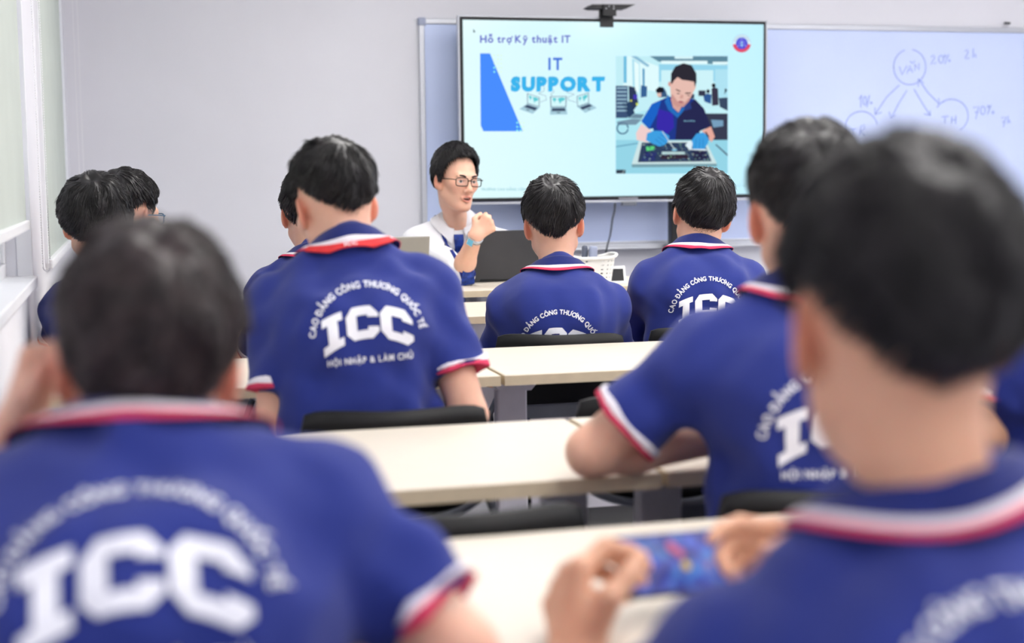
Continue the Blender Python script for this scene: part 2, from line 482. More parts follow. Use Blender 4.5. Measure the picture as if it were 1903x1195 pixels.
EYE = A3(.0315, .079, .005)
def add_head(fd, c, Rm, S, face=False):
    T = lambda *v: c+Rm@(A3(*v)*S)
    def E(cc, r, Q=None): return ell(T(*cc), A3(*r)*S, Rm if Q is None else Rm@Q)
    def C(a, b, ra, rb): return rc(T(*a), T(*b), ra*S, rb*S)
    fd.add(E((0, -.012, .035), (.077, .097, .09)), .02*S)
    fd.add(E((0, .028, -.03), (.057, .064, .085)), .03*S)
    fd.add(C((0, -.032, -.02), (0, -.026, -.08), .054, .045), .03*S)
    for s in (-1, 1):
        fd.add(C((s*.047, .004, -.054), (s*.016, .064, -.097), .021, .018), .026*S)
        fd.add(E((s*.041, .064, -.012), (.022, .02, .02)), .026*S)
    fd.add(E((0, .071, -.097), (.021, .018, .016)), .018*S)
    fd.add(C((-.034, .08, .024), (.034, .08, .024), .0135, .0135), .016*S)
    fd.add(C((0, .089, .012), (0, .105, -.022), .0075, .0105), .011*S)
    fd.add(E((0, .109, -.029), (.0115, .011, .0095)), .008*S)
    for s in (-1, 1):
        fd.add(E((s*.0135, .099, -.033), (.008, .011, .0075)), .006*S)
        fd.add(E((s*EYE[0], EYE[1]-.003, EYE[2]), (.0175, .0155, .0135)), .006*S)
        if face: fd.add(E((s*EYE[0], .096, EYE[2]-.001), (.0145, .02, .0052)), .003*S, 1)
        a = math.radians(26); e = A3(s*math.sin(a), -math.cos(a), 0)
        Q = np.stack([A3(math.cos(a), s*math.sin(a), 0), -s*0+A3(-s*math.sin(a), math.cos(a), 0), A3(0, 0, 1)], 1)
        ec = A3(s*.0745, .006, -.004)+e*.014
        fd.add(E(ec, (.0072, .0195, .0325), Q), .008*S)
        fd.add(E(ec+A3(s*.0085, 0.003, .004), (.0065, .0115, .021), Q), .004*S, 1)
        fd.add(E(A3(s*.0765, .004, -.028), (.007, .009, .011)), .006*S)
    o = .0055 if face else .0012
    for s in (-1, 1):
        fd.add(C((s*.0215, .088, -.0605), (s*.004, .0985, -.0565), .0042, .0062), .006*S)
        fd.add(C((s*.019, .088, -.064-o*.6), (0, .0965, -.0685-o), .0042, .0072), .006*S)
    fd.add(E((0, .104, -.0625-o*.45), (.0185, .022, .0012+o*.85)), .002*S, 1)

HL0 = ([0, 30, 50, 63, 72, 83, 90, 104, 115, 130, 155, 180], [33, 31, 20, 4, -20, -22, 1, 1, -16, -32, -42, -45])
HLF = ([0, 30, 50, 63, 72, 83, 90, 104, 115, 130, 155, 180], [33, 31, 20, 6, -10, -10, 8, 8, 4, -10, -27, -37])
C0 = A3(0, -.012, .035); CR = A3(.0775, .0975, .0905)
def hair_geo(seed, hl=HL0, top=.024, side=.013, back=.018, whorl=(.02, -.62, .78), n=2600, length=.05, wid=.0017, K=6, lump=.0058, fringe=0., messy=.25, hang=7.):
    rg = np.random.RandomState(seed)
    Wd = _n(whorl); ph = rg.uniform(0, 6, 8)
    def lumps(d):
        az = np.arctan2(d[:, 0], -d[:, 1]+.2)
        return np.sin(d@A3(9, 3, 5)+ph[0]+2*np.sin(d@A3(4, 7, -3)+ph[1]))+.8*np.sin(az*7+ph[2]+2*np.sin(d[:, 2]*5+ph[3]))+.6*np.sin(az*15+ph[4]+1.5*np.sin(d[:, 2]*9+ph[5]))
    def emin(d):
        az = np.degrees(np.abs(np.arctan2(d[:, 0], d[:, 1])))
        return np.interp(az, hl[0], hl[1])-fringe*np.clip(1-az/55, 0, 1)
    def elev(d): return np.degrees(np.arcsin(np.clip(d[:, 2], -1, 1)))
    def thick(d):
        u = np.clip(d[:, 2], 0, 1)**1.2
        t = side*(1-u)+top*u; t = t+(back-side)*np.clip(-d[:, 1], 0, 1)*(1-u)
        t = t+lump*.4*lumps(d)
        ang = np.degrees(np.arccos(np.clip(d@Wd, -1, 1))); t = t*(1-.45*np.exp(-(ang/9)**2))
        return t
    def rell(d): return 1/np.sqrt(((d/CR)**2).sum(1))
    # cap
    nu, nv = 112, 72
    u = np.linspace(0, 2*math.pi, nu, endpoint=False); v = np.linspace(math.radians(-72), math.radians(89.5), nv)
    U, Vv = np.meshgrid(u, v, indexing='ij'); U, Vv = U.ravel(), Vv.ravel()
    d = np.stack([np.cos(Vv)*np.sin(U), np.cos(Vv)*np.cos(U), np.sin(Vv)], 1)
    rag = 2.5*np.sin(U*23+ph[6])+2*np.sin(U*41+ph[7])
    s = np.clip((elev(d)-emin(d)-rag)/9, 0, 1); s = s*s*(3-2*s)
    r = rell(d)+thick(d)*s-.016*(1-s)
    V = C0+d*r[:, None]
    i = np.arange(nu)[:, None]; j = np.arange(nv-1)[None]
    a = i*nv+j; b = ((i+1) % nu)*nv+j
    Q = np.stack([a, b, b+1, a+1], -1).reshape(-1, 4)
    keep = (s[Q] > .002).any(1); Q = Q[keep]
    Qt = np.stack([np.arange(nu)*nv+nv-1, np.roll(np.arange(nu)*nv+nv-1, -1)], 1)
    top_i = len(V); V = np.vstack([V, C0+A3(0, 0, 1)*(rell(A3(0, 0, 1)[None])[0]+top)])
    Qt = np.stack([Qt[:, 0], Qt[:, 1], np.full(nu, top_i), np.full(nu, top_i)], 1)
    capV, capQ = V, [tuple(q) for q in Q.tolist()]+[tuple(q[:3]) for q in Qt.tolist()]
    # strands
    D = rg.normal(size=(n*3, 3)); D /= np.linalg.norm(D, axis=1, keepdims=True)
    D = D[elev(D) > emin(D)+1][:n]; n = len(D)
    e0 = elev(D)-emin(D)
    L = length*rg.uniform(.6, 1.25, n)*np.clip(.25+e0/28, .25, 1)
    L = np.minimum(L, (e0+hang)/57.3*.11)
    sw = .35+.5*rg.normal(size=n)*messy+.6*np.sin(D@A3(5, 4, 3)+ph[0])*messy*2
    t0 = thick(D); lift_end = rg.uniform(-.001, .0045, n)+np.where(rg.rand(n) < .06, rg.uniform(.002, .008, n), 0)*np.clip(e0/30, 0, 1)
    pts = np.zeros((n, K, 3)); tang = np.zeros((n, K, 3)); nor = np.zeros((n, K, 3)); d = D.copy()
    for k in range(K):
        q = k/(K-1)
        r = rell(d)+np.maximum(thick(d), t0*.5)-.003*(1-q)+lift_end*q**1.5+.0015*math.sin(q*math.pi)
        low = np.clip((emin(d)-elev(d))/25, 0, 1); r = r-low*.01
        pts[:, k] = C0+d*r[:, None]; nor[:, k] = d
        t = d*(d@Wd)[:, None]-Wd; t = t/(np.linalg.norm(t, axis=1, keepdims=True)+1e-6)
        t = t+np.cross(d, Wd)*sw[:, None]*1.0; t = t/(np.linalg.norm(t, axis=1, keepdims=True)+1e-6)
        tang[:, k] = t
        d = d+t*(L/(K-1)/.105)[:, None]; d = d/np.linalg.norm(d, axis=1, keepdims=True)
    bi = np.cross(tang, nor); bi /= np.linalg.norm(bi, axis=2, keepdims=True)+1e-9
    wp = np.array([.55, 1, 1, .85, .55, .12])[:K]*wid; wr = rg.uniform(.6, 1.5, n)
    ring = []
    for a in (0, 2.094, 4.189):
        ring.append(pts+(bi*math.cos(a+.5)+nor*math.sin(a+.5)*.7)*(wp[None, :, None]*wr[:, None, None]))
    RV = np.stack(ring, 2).reshape(-1, 3)
    base = (np.arange(n)[:, None, None]*K+np.arange(K-1)[None, :, None])*3
    jj = np.arange(3)[None, None]; j2 = (jj+1) % 3
    SQ = np.stack([base+jj, base+j2, base+3+j2, base+3+jj], -1).reshape(-1, 4)
    return capV, capQ, RV, SQ

ICC_I = [(-.5, 1), (.5, 1), (.5, .76), (.24, .76), (.24, .24), (.5, .24), (.5, 0), (-.5, 0), (-.5, .24), (-.24, .24), (-.24, .76), (-.5, .76)]
ICC_C = [(.62, .66), (.62, .78), (.36, 1), (-.36, 1), (-.62, .76), (-.62, .24), (-.36, 0), (.36, 0), (.62, .22), (.62, .37), (.22, .37), (.22, .27), (-.2, .27), (-.2, .73), (.22, .73), (.22, .66)]
def flat_poly(poly, maxe):
    """triangulated and subdivided polygon"""
    bm = bmesh.new(); fc = bm.faces.new([bm.verts.new((x, y, 0)) for x, y in poly]); fc.normal_update()
    bmesh.ops.triangulate(bm, faces=bm.faces)
    for _ in range(5):
        es = [e for e in bm.edges if e.calc_length() > maxe]
        if not es: break
        bmesh.ops.subdivide_edges(bm, edges=es, cuts=1); bmesh.ops.triangulate(bm, faces=bm.faces)
    bm.verts.ensure_lookup_table(); bm.verts.index_update()
    V = np.array([v.co[:2] for v in bm.verts]); T = [[v.index for v in f.verts] for f in bm.faces]; bm.free()
    return V, T
_bp = None
def back_print():
    """the shirt print in metres, origin at the top of the arc"""
    global _bp
    if _bp: return _bp
    Vs, Ts, n = [], [], 0
    def push(V, T):
        nonlocal n
        Vs.append(V); Ts.extend([[a+n for a in t] for t in T]); n += len(V)
    V, T, cen, wd = text_run('CAO ĐẲNG CÔNG THƯƠNG QUỐC TẾ', .03, .12)
    Rr = .121; h = .0132
    span = math.radians(166); sc = span*Rr/wd
    th = (cen/wd-.5)*span
    lu = (V[:, 0]-cen)*sc; lv = V[:, 1]*h
    r = Rr-h+lv
    push(np.stack([r*np.sin(th)+lu*np.cos(th), r*np.cos(th)-lu*np.sin(th)-Rr], 1), T)
    def arch(V, c, wscale):
        x = c+V[:, 0]*wscale; y = V[:, 1]*.066
        a = 2.6*x*x
        return np.stack([x, y-a*(1+.35*(1-V[:, 1]))], 1)
    for poly, c, ws in ((ICC_I, -.0715, .042), (ICC_C, -.0105, .0535), (ICC_C, .0595, .0535)):
        V, T = flat_poly(poly, .22)
        V = arch(V, c, ws); V[:, 1] -= .119; push(V, T)
    V, T, cen, wd = text_run('HỘI NHẬP & LÀM CHỦ', .026, .13)
    sc = .176/wd; V = np.stack([(V[:, 0]-wd/2)*sc, V[:, 1]*.0125-.168], 1); push(V, T)
    _bp = (np.vstack(Vs), Ts); return _bp

def grid_mesh(P, closed_u=True, thick_cap=False):
    """P (nu,nv,3) -> verts, quads"""
    nu, nv, _ = P.shape; V = P.reshape(-1, 3); Q = []
    for i in range(nu if closed_u else nu-1):
        for j in range(nv-1):
            a = i*nv+j; b = ((i+1) % nu)*nv+j; Q.append((a, b, b+1, a+1))
    return V, Q
def ribbon(pts, nrm, width, thick, wdir=None):
    """a strap following pts, lying against a surface with normals nrm"""
    pts = np.asarray(pts); n = len(pts); P = []
    for i in range(n):
        t = _n(pts[min(i+1, n-1)]-pts[max(i-1, 0)]); s = _n(np.cross(t, nrm[i])); m = _n(np.cross(s, t))
        wv = width[i] if hasattr(width, '__len__') else width
        P.append([pts[i]-s*wv/2, pts[i]-s*wv/2+m*thick, pts[i]+s*wv/2+m*thick, pts[i]+s*wv/2])
    P = np.array(P); V = P.reshape(-1, 3); Q = []
    for i in range(n-1):
        for j in range(4): Q.append((i*4+j, i*4+(j+1) % 4, i*4+4+(j+1) % 4, i*4+4+j))
    Q += [(3, 2, 1, 0), tuple((n-1)*4+j for j in range(4))]
    return V, Q
SKIN = skin_mat('fair_skin', (234, 186, 162)); SKIN2 = skin_mat('tan_skin', (222, 172, 143))
PEOPLE = []
def person(label, neck, theta, head, hyaw, pitch=5, roll=0, lean=.10, side=0., rho=0., S=1., sw=.142, elbows=(None, None), wrists=(None, None),
           hands=(None, None), slv=.74, shirt='polo', hair=None, hmat='hair', skin=SKIN, face=False, hres=.0042, print_dn=.062, print_side=0., seed=1,
           lanyard=None, glasses=None, bulk=1., fold=.0055, drop=.06, ctilt=.018, sr=1., loc3=False, refine_arms=()):
    th = math.radians(theta); ri = A3(math.cos(th), -math.sin(th), 0); fw = A3(math.sin(th), math.cos(th), 0)
    Nw = at_d(*neck); O = Nw-ri*side-fw*lean; O[2] = 0
    def L(P): P = np.asarray(P, float); return A3((P-O)@ri, (P-O)@fw, P[2])
    N = L(Nw)-A3(0, 0, .028*S); Hd = L(at_d(*head)); Rm = rot_head(hyaw-theta, pitch, roll)
    Pv = A3(0, 0, .54); r = math.radians(rho); X = A3(math.cos(r), 0, math.sin(r))
    bow = A3(0, -.035*S, 0)
    Wst = Pv+(N-Pv)*.36+bow; Chs = Pv+(N-Pv)*.70+bow*.9
    Zs = _n(N-Pv); Y = _n(np.cross(Zs, X)); Zu = np.cross(X, Y)
    UC = N-Zu*drop*S
    SH = [UC+X*(s*sw*S)+Y*.01*S-Zu*.012*S for s in (-1, 1)]
    EL, WR = [], []
    for i, s in enumerate((-1, 1)):
        e = elbows[i]; e = SH[i]+A3(s*.06, .16, -.235)*S if e is None else L(e)
        if e[2] < .5: e[2] = .5
        wr = wrists[i]; wr = e+A3(-s*.09, .22, -.01)*S if wr is None else L(wr)
        EL.append(e); WR.append(wr)
    body = Field()
    def torso(fd, g, gs=0., loose=0.):
        fd.add(econe(Pv-A3(0, 0, .02), Wst, (.155+g+loose)*bulk, (.138+g+loose)*bulk, (.11+g+loose*.6)*bulk, (.098+g+loose*.5)*bulk, X, Y), .03)
        fd.add(econe(Wst, Chs, (.138+g+loose)*bulk, (.15+g)*bulk, (.098+g+loose*.5)*bulk, (.106+g)*bulk, X, Y), .04)
        fd.add(econe(Chs, UC-Zu*.01, (.15+g)*bulk, .105+g, (.106+g)*bulk, .074+g, X, Y), .05)
        for i, s in enumerate((-1, 1)):
            fd.add(rc(SH[i], UC+X*s*.05*S, (.052+gs)*S, (.055+g)*S), .05)
            fd.add(rc(SH[i]-Y*.012-Zu*.035, Chs+X*s*.06-Y*.022+Zu*.03, (.04+gs)*S, (.066+g)*S), .07)
            fd.add(rc(N+Zu*.035*S-Y*.012, N+(SH[i]-N)*.62+Zu*.016*S-Y*.008, (.036+g*.6)*S, (.032+g)*S), .035)
    torso(body, -.006, -.004)
    for i, s in enumerate((-1, 1)):
        body.add(rc(SH[i], EL[i], .05*S*bulk, .039*S), .03)
        m = EL[i]+(WR[i]-EL[i])*.3
        body.add(rc(EL[i], m, .038*S, .0395*S), .015)
        body.add(rc(m, WR[i], .0395*S, .0265*S), .02)
        h = hands[i]
        if h is None: h = dict(f=(WR[i]-EL[i])*A3(1, 1, .1), pn=A3(0, 0, -1), curl=(14, 16, 18, 22))
        else: h = dict(h); h['f'] = A3(h['f']@ri, h['f']@fw, h['f'][2]); h['pn'] = A3(h['pn']@ri, h['pn']@fw, h['pn'][2])
        hand(body, WR[i], h['f'], h['pn'], s, h['curl'], S*h.get('hs', 1.), h.get('thumb', (.9, .3, .45)), h.get('spread', 0.))
        # legs
        hip = A3(s*.085, .02, .53); kn = A3(s*.12, .43, .515); an = A3(s*.12, .36, .10)
        body.add(rc(hip, kn, .075, .05), .04); body.add(rc(kn, an, .05, .038), .03); body.add(rc(an, an+A3(0, .10, -.055), .036, .028), .02)
    body.add(rc(N-Zu*.03*S, Hd+Rm@(A3(0, -.022, -.05)*S), .052*S, .046*S), .02)
    add_head(body, Hd, Rm, S, face)
    lo, hi = body.bounds(); cres = .0125
    V, Q = body.mesh(lo-.02, hi+.02, cres)
    boxes = [(Hd-A3(.135, .15, .16)*S, Hd+A3(.135, .15, .15)*S, hres)]
    for i in range(2):
        if hands[i] is not None or i in refine_arms:
            c = WR[i]+(WR[i]-EL[i])*.12; boxes.append((c-.15*S, c+.15*S, .0045))
        if i in refine_arms:
            a = np.minimum(EL[i], WR[i])-.06; b = np.maximum(EL[i], WR[i])+.06; boxes.append((a, b, .008))
    ce = V[Q].mean(1); keep = np.ones(len(Q), bool)
    for a, b, _ in boxes: keep &= ~(((ce > a+cres) & (ce < b-cres)).all(1))
    Vs, Qs, n = [V], [Q[keep]], len(V)
    for k, (a, b, rs) in enumerate(boxes):
        v, q = body.mesh(a, b, rs)
        c = v[q].mean(1); kp = np.ones(len(q), bool)
        for a2, b2, rs2 in boxes[:k]: kp &= ~(((c > a2+rs) & (c < b2-rs)).all(1))
        Vs.append(v); Qs.append(q[kp]+n); n += len(v)
    V = np.vstack(Vs); Q = np.vstack(Qs)
    used = np.unique(Q); mp = np.full(len(V), -1); mp[used] = np.arange(len(used)); V = V[used]; Q = mp[Q]
    me = np_mesh('person', V, Q)
    hl = (V-Hd)@Rm/S
    tint = np.ones((len(V), 4), np.float32)
    for s in (-1, 1):
        e = np.exp(-(np.linalg.norm((hl-A3(s*.085, -.01, -.004))/A3(.022, .03, .036), axis=1))**4); tint[:, :3] *= 1-e[:, None]*np.array([.02, .26, .28])
    lip = np.exp(-(np.linalg.norm((hl-A3(0, .097, -.065))/A3(.021, .02, .0145), axis=1))**6)
    tint[:, :3] *= 1-lip[:, None]*np.array([.12, .42, .38])
    if face:
        ins = np.exp(-(np.linalg.norm((hl-A3(0, .088, -.065))/A3(.0175, .011, .006), axis=1))**6)*(hl[:, 1] < .093)
        tint[:, :3] *= 1-ins[:, None]*np.array([.75, .85, .85])
    ck = np.exp(-(np.linalg.norm((hl-A3(0, .07, -.02))/A3(.07, .04, .03), axis=1))**4); tint[:, :3] *= 1-ck[:, None]*np.array([0., .06, .05])
    ca = me.color_attributes.new('tint', 'FLOAT_COLOR', 'POINT'); ca.data.foreach_set('color', tint.ravel())
    root = link('person', me, skin)
    root.location = O; root.rotation_euler = (0, 0, -th)
    tag(root, label, 'person'); PEOPLE.append(root)
    # hair
    hk = dict(hair or {}); cV, cQ, sV, sQ = hair_geo(seed=seed, **hk)
    TH = lambda v: Hd+(v*S)@Rm.T
    ho = link('hair', np_mesh('hair', TH(cV), cQ), M[hmat], root)
    link('hair_strands', np_mesh('hair_strands', TH(sV), sQ), M[hmat], ho)
    # clipped stubble fading out below the hairline
    hx = hk.get('hl', HL0); dv = hl-C0; dl = np.linalg.norm(dv, axis=1, keepdims=True); dv = dv/np.maximum(dl, 1e-6)
    azv = np.degrees(np.abs(np.arctan2(dv[:, 0], dv[:, 1]))); dep = np.interp(azv, hx[0], hx[1])-np.degrees(np.arcsin(dv[:, 2]))
    cand = np.nonzero((azv > 108) & (dep > -4) & (dep < 11) & (dl[:, 0] < .16) & (np.abs(hl[:, 0]) < .074))[0]
    if len(cand):
        rs = np.random.RandomState(seed+9); wgt = np.exp(-np.maximum(dep[cand], 0)/4.5); pick = rs.choice(cand, 3200, p=wgt/wgt.sum())
        p0 = V[pick]+rs.normal(size=(len(pick), 3))*.0022*S; p0 = p0-body.grad(p0)*body.ev(p0)[:, None]; g0 = body.grad(p0)
        dn = -Rm[:, 2]; dn = dn-g0*(g0@dn)[:, None]; dn /= np.linalg.norm(dn, axis=1, keepdims=True)+1e-6
        tip = p0+(dn*.8+g0*.3)*(rs.uniform(.002, .0042, len(pick))*S)[:, None]; bb = np.cross(dn, g0); ww = rs.uniform(.0003, .0006, len(pick))[:, None]*S
        vs = np.stack([p0-bb*ww-g0*.0008, p0+bb*ww-g0*.0008, p0+g0*ww, tip], 1).reshape(-1, 3); b4 = np.arange(len(pick))[:, None]*4
        link('hair_stubble', np_mesh('hair_stubble', vs, np.vstack([b4+np.array([[0, 1, 3]]), b4+np.array([[1, 2, 3]]), b4+np.array([[2, 0, 3]])]), False), M[hmat], ho)
    # shirt
    sf = Field(); torso(sf, .014, .009, .012)
    sf.p = [(fn, a, b, k, op) for fn, a, b, k, op in sf.p]
    dirs = []
    for i in range(2):
        d = _n(EL[i]-SH[i]); ln = np.linalg.norm(EL[i]-SH[i])
        if shirt == 'polo':
            endp = SH[i]+d*ln*slv
            cone = rc(SH[i], SH[i]+d*ln*(slv+.2), .0585*S*bulk*sr, .0635*S*sr)
            sf.add(cut(cone, endp, d), .03); dirs.append((cone, endp, d))
        else:
            sf.add(rc(SH[i], EL[i], .061*S, .052*S), .03)
            e2 = slv[i]; p2 = EL[i]+(WR[i]-EL[i])*e2
            sf.add(cut(rc(EL[i], EL[i]+(WR[i]-EL[i])*(e2+.2), .052*S, .046*S), p2, WR[i]-EL[i]), .02)
    base_ev = Field(); base_ev.p = list(sf.p)
    zb = Chs[2]-.02; rgd = np.random.RandomState(seed); p1_, p2_ = rgd.uniform(0, 6, 2)
    drape = lambda P: .0042*np.clip((zb-P[:, 2])/.14, 0, 1)*np.sin(P[:, 0]*78+p1_+1.8*np.sin(P[:, 2]*13+p2_))
    sf.post = folds(seed*7+3, fold, drape)
    lo, hi = sf.bounds()
    sV, sQ = sf.mesh(lo-.02, hi+.02, .0085)
    sme = np_mesh('shirt', sV, sQ)
    so = link('polo_shirt' if shirt == 'polo' else 'dress_shirt', sme, M['navy'] if shirt == 'polo' else M['shirt'], root)
    bvh = BVHTree.FromPolygons([tuple(v) for v in sV], sQ.tolist())
    # collar
    fr = math.radians(14 if shirt == 'polo' else 20)
    nu = 56; phis = np.linspace(fr, 2*math.pi-fr, nu)
    na = _n((Hd+Rm@A3(0, -.02, -.05)*S)-N); na = _n(na+Zu*1.2)
    cy = _n(Y-na*(Y@na)); cxx = np.cross(cy, na)
    Nc = N+Y*.004*S
    def ringp(rad, hgt, ph): return Nc+(cxx*(np.sin(ph)*.058)+cy*(np.cos(ph)*.063))*S*rad+na*(hgt+(-ctilt*np.cos(ph)))*S
    def outer(sv, extra=0., ph=phis):
        fl, pt = (.34, 0.) if shirt == 'polo' else (.30, .03)
        P = np.array([[ringp(1.05+fl*s**1.4, .032-(.044+pt*math.exp(-((min(p, 2*math.pi-p)-fr)/.3)**2))*s, p) for s in sv] for p in ph])
        shp = P.shape; f = P.reshape(-1, 3); f0 = f.copy()
        rad = f-Nc; rad = rad-na*(rad@na)[:, None]; rad /= np.linalg.norm(rad, axis=1, keepdims=True); rad = rad*.55+na*.8
        for _ in range(9):
            d = np.clip(.008+extra-base_ev.ev(f), 0, .012); f = f+rad*d[:, None]
        f = f+sf.grad(f)*0
        return f.reshape(shp)
    sA = np.linspace(0, 1, 9)
    Po = outer(sA)
    Pi = np.array([[ringp(.97, h, p) for h in (.026, .0, -.03)] for p in phis])
    Pc = np.concatenate([Po[:, ::-1], np.array([[ringp(1.0, .036, p)] for p in phis]), Pi], 1)
    cm = M['navy_d'] if shirt == 'polo' else M['shirt']
    V, Q = grid_mesh(Pc, False)
    co = link('collar', np_mesh('collar', V, Q), cm, so)
    if shirt == 'polo':
        for a, b, m, nm in ((.66, .84, 'wstripe', 'collar_stripe'), (.84, 1.02, 'rstripe', 'collar_stripe')):
            P = outer(np.linspace(a, b, 4))
            g = sf.grad(P.reshape(-1, 3)).reshape(P.shape); out = P-Nc; out = out-na*(out@na)[..., None]; out /= np.linalg.norm(out, axis=2, keepdims=True)
            P1 = P+(out*.7+g*.5)*.0018; P0 = P-(out*.5)*.001
            V, Q = grid_mesh(np.concatenate([P0[:, :1], P1, P0[:, -1:]], 1), False)
            link(nm, np_mesh(nm, V, Q), M[m], so)
        for cone, endp, d in dirs:
            for a, b, m in ((-.0175, -.0085, 'wstripe'), (-.0085, .0008, 'rstripe')):
                f2 = Field(); f2.add(slab(cone, endp, d, a, b, .0056)); f2.post = sf.post
                c = endp; v, q = f2.mesh(c-.1, c+.1, .0042)
                if len(q): link('cuff_stripe', np_mesh('cuff_stripe', v, q), M[m], so)
        # print on the back
        pv, pt = back_print()
        T0 = N-Zu*print_dn*S+X*print_side
        out, bad = [], set()
        for k, (u, v) in enumerate(pv):
            o = T0+X*u+Zu*v-Y*.5
            hit = bvh.ray_cast(Vector(o), Vector(Y), 1.0)
            if hit[0] is None: bad.add(k); out.append(o); continue
            out.append(np.array(hit[0])+np.array(hit[1])*.0026*(1 if np.array(hit[1])@Y < 0 else -1))
        tr = [t for t in pt if not any(a in bad for a in t)]
        link('back_print', np_mesh('back_print', np.array(out), tr, False), M['print'], so)
    # trousers and shoes
    tf = Field()
    tf.add(econe(Pv-A3(0, 0, .05), Pv+A3(0, 0, .05), .165, .155, .125, .115, X, Y), .02)
    for s in (-1, 1):
        hip = A3(s*.085, .02, .53); kn = A3(s*.12, .43, .515); an = A3(s*.12, .36, .12)
        tf.add(rc(hip, kn, .085, .065), .03); tf.add(rc(kn, an, .064, .055), .03)
    lo, hi = tf.bounds(); tf.post = folds(seed+50, .003)
    v, q = tf.mesh(lo-.02, hi+.02, .014); link('trousers', np_mesh('trousers', v, q), M['trouser'], root)
    for s in (-1, 1):
        f3 = Field(); an = A3(s*.12, .36, .0)
        f3.add(rc(an+A3(0, -.03, .05), an+A3(0, .16, .035), .042, .034)).add(rc(an+A3(0, 0, .05), an+A3(0, 0, .11), .042, .043), .02)
        fz = [(cut((fn, a, b), A3(0, 0, .002), A3(0, 0, -1)), k, op) for fn, a, b, k, op in f3.p]
        f3.p = [(*p, k, op) for p, k, op in fz]
        v, q = f3.mesh(*[x+y for x, y in zip(f3.bounds(), (-.02, .02))], .011); link('shoe', np_mesh('shoe', v, q), M['shoe'], root)
    info = dict(root=root, shirt=so, bvh=bvh, N=N, X=X, Y=Y, Zu=Zu, Hd=Hd, Rm=Rm, S=S, SH=SH, EL=EL, WR=WR, L=L, TH=TH, outer=outer, Nc=Nc, na=na, sf=sf, body=body, ringp=ringp, cy=cy, cxx=cxx)
    if glasses: add_glasses(info, glasses)
    if lanyard: add_lanyard(info, lanyard)
    return info
def add_glasses(I, m):
    TH = I['TH']; S = I['S']; mb = MB()
    fm = mat('spectacle_frame', m, .6, .3, var=.1, vscale=40)
    fz = .003
    for s in (-1, 1):
        pts = []
        for q in np.linspace(0, 2*math.pi, 28, endpoint=False):
            cx, cz = math.cos(q), math.sin(q); e = 2/4.2
            x = s*.034+.0265*abs(cx)**e*np.sign(cx); z = fz+.0165*abs(cz)**e*np.sign(cz)
            pts.append(A3(x, .104-abs(x)**2*2.2, z))
        w = TH(np.array(pts)); mb.tube([tuple(p) for p in w], .0019*S, 6, closed=True)
        lens = np_mesh('lens', np.vstack([w, w.mean(0)[None]]), [(i, (i+1) % 28, 28) for i in range(28)])
        I.setdefault('lens', []).append(lens)
        tp = TH(np.array([(s*.0605, .0955, fz+.008), (s*.074, .085, fz+.009), (s*.0795, .05, fz+.008), (s*.0805, .0, fz+.005), (s*.081, -.018, fz-.008), (s*.081, -.03, fz-.03)]))
        mb.tube([tuple(p) for p in tp], [.0021*S]*4+[.0023*S]*2, 6)
    br = TH(np.array([(-.0085, .1035, fz+.004), (0, .1055, fz+.007), (.0085, .1035, fz+.004)])); mb.tube([tuple(p) for p in br], .0018*S, 6)
    g = mb.build('glasses', fm, I['root'], True)
    for l in I['lens']: link('lens', l, M['lens'], g)
def surf(I, x, z, front=True, off=.002):
    """point on the shirt front/back at local x,z"""
    Y = I['Y']; d = -1 if front else 1
    o = A3(x, 0, z)+Y*(.6 if front else -.6)
    o = A3(x, (.7 if front else -.7), z)
    h = I['bvh'].ray_cast(Vector(o), Vector((0, d, 0)), 1.5)
    if h[0] is None: return None, None
    n = np.array(h[1]); n = n if n[1]*(1 if front else -1) > 0 else -n
    return np.array(h[0])+n*off, n
def add_lanyard(I, col):
    root = I['root']
    sv = np.linspace(.88, 1.16, 5); ph = np.linspace(math.radians(118), math.radians(242), 40)
    P = I['outer'](sv, .003, ph); g = I['sf'].grad(P.reshape(-1, 3)).reshape(P.shape)
    P1 = P+g*.003; V, Q = grid_mesh(np.concatenate([P[:, :1], P1, P[:, -1:]], 1), False)
    lo = link('lanyard', np_mesh('lanyard', V, Q), M[col], root)
    for s in (-1, 1):
        pts, nr = [], []
        x0 = .075; z0 = I['N'][2]-.02
        for q in np.linspace(0, 1, 10):
            p, n = surf(I, I['N'][0]+s*(x0*(1-q)+.006*q), z0-.24*q, True, .003)
            if p is not None: pts.append(p); nr.append(n)
        if len(pts) > 3:
            V, Q = ribbon(pts, nr, .016, .0015); link('lanyard_strap', np_mesh('lanyard_strap', V, Q, False), M[col], lo)
    if col == 'lan_r':
        V, T, cen, wd = text_run('ICC', .03, .12)
        mid = P1[len(ph)//2-4:len(ph)//2+4].mean((0,)); c = mid.mean(0); up = _n(mid[0]-mid[-1])
        lat = _n(P1[len(ph)//2+3, 2]-P1[len(ph)//2-4, 2]); lat = lat*np.sign(lat@I['X']); nrm = np.cross(lat, up); nrm = nrm*(-1 if nrm@I['Y'] > 0 else 1)
        W = [c+lat*(u-wd/2)*.011+up*(v-.5)*.011+nrm*.004 for u, v in V]
        link('lanyard_text', np_mesh('lanyard_text', np.array(W), T, False), M['print'], lo)

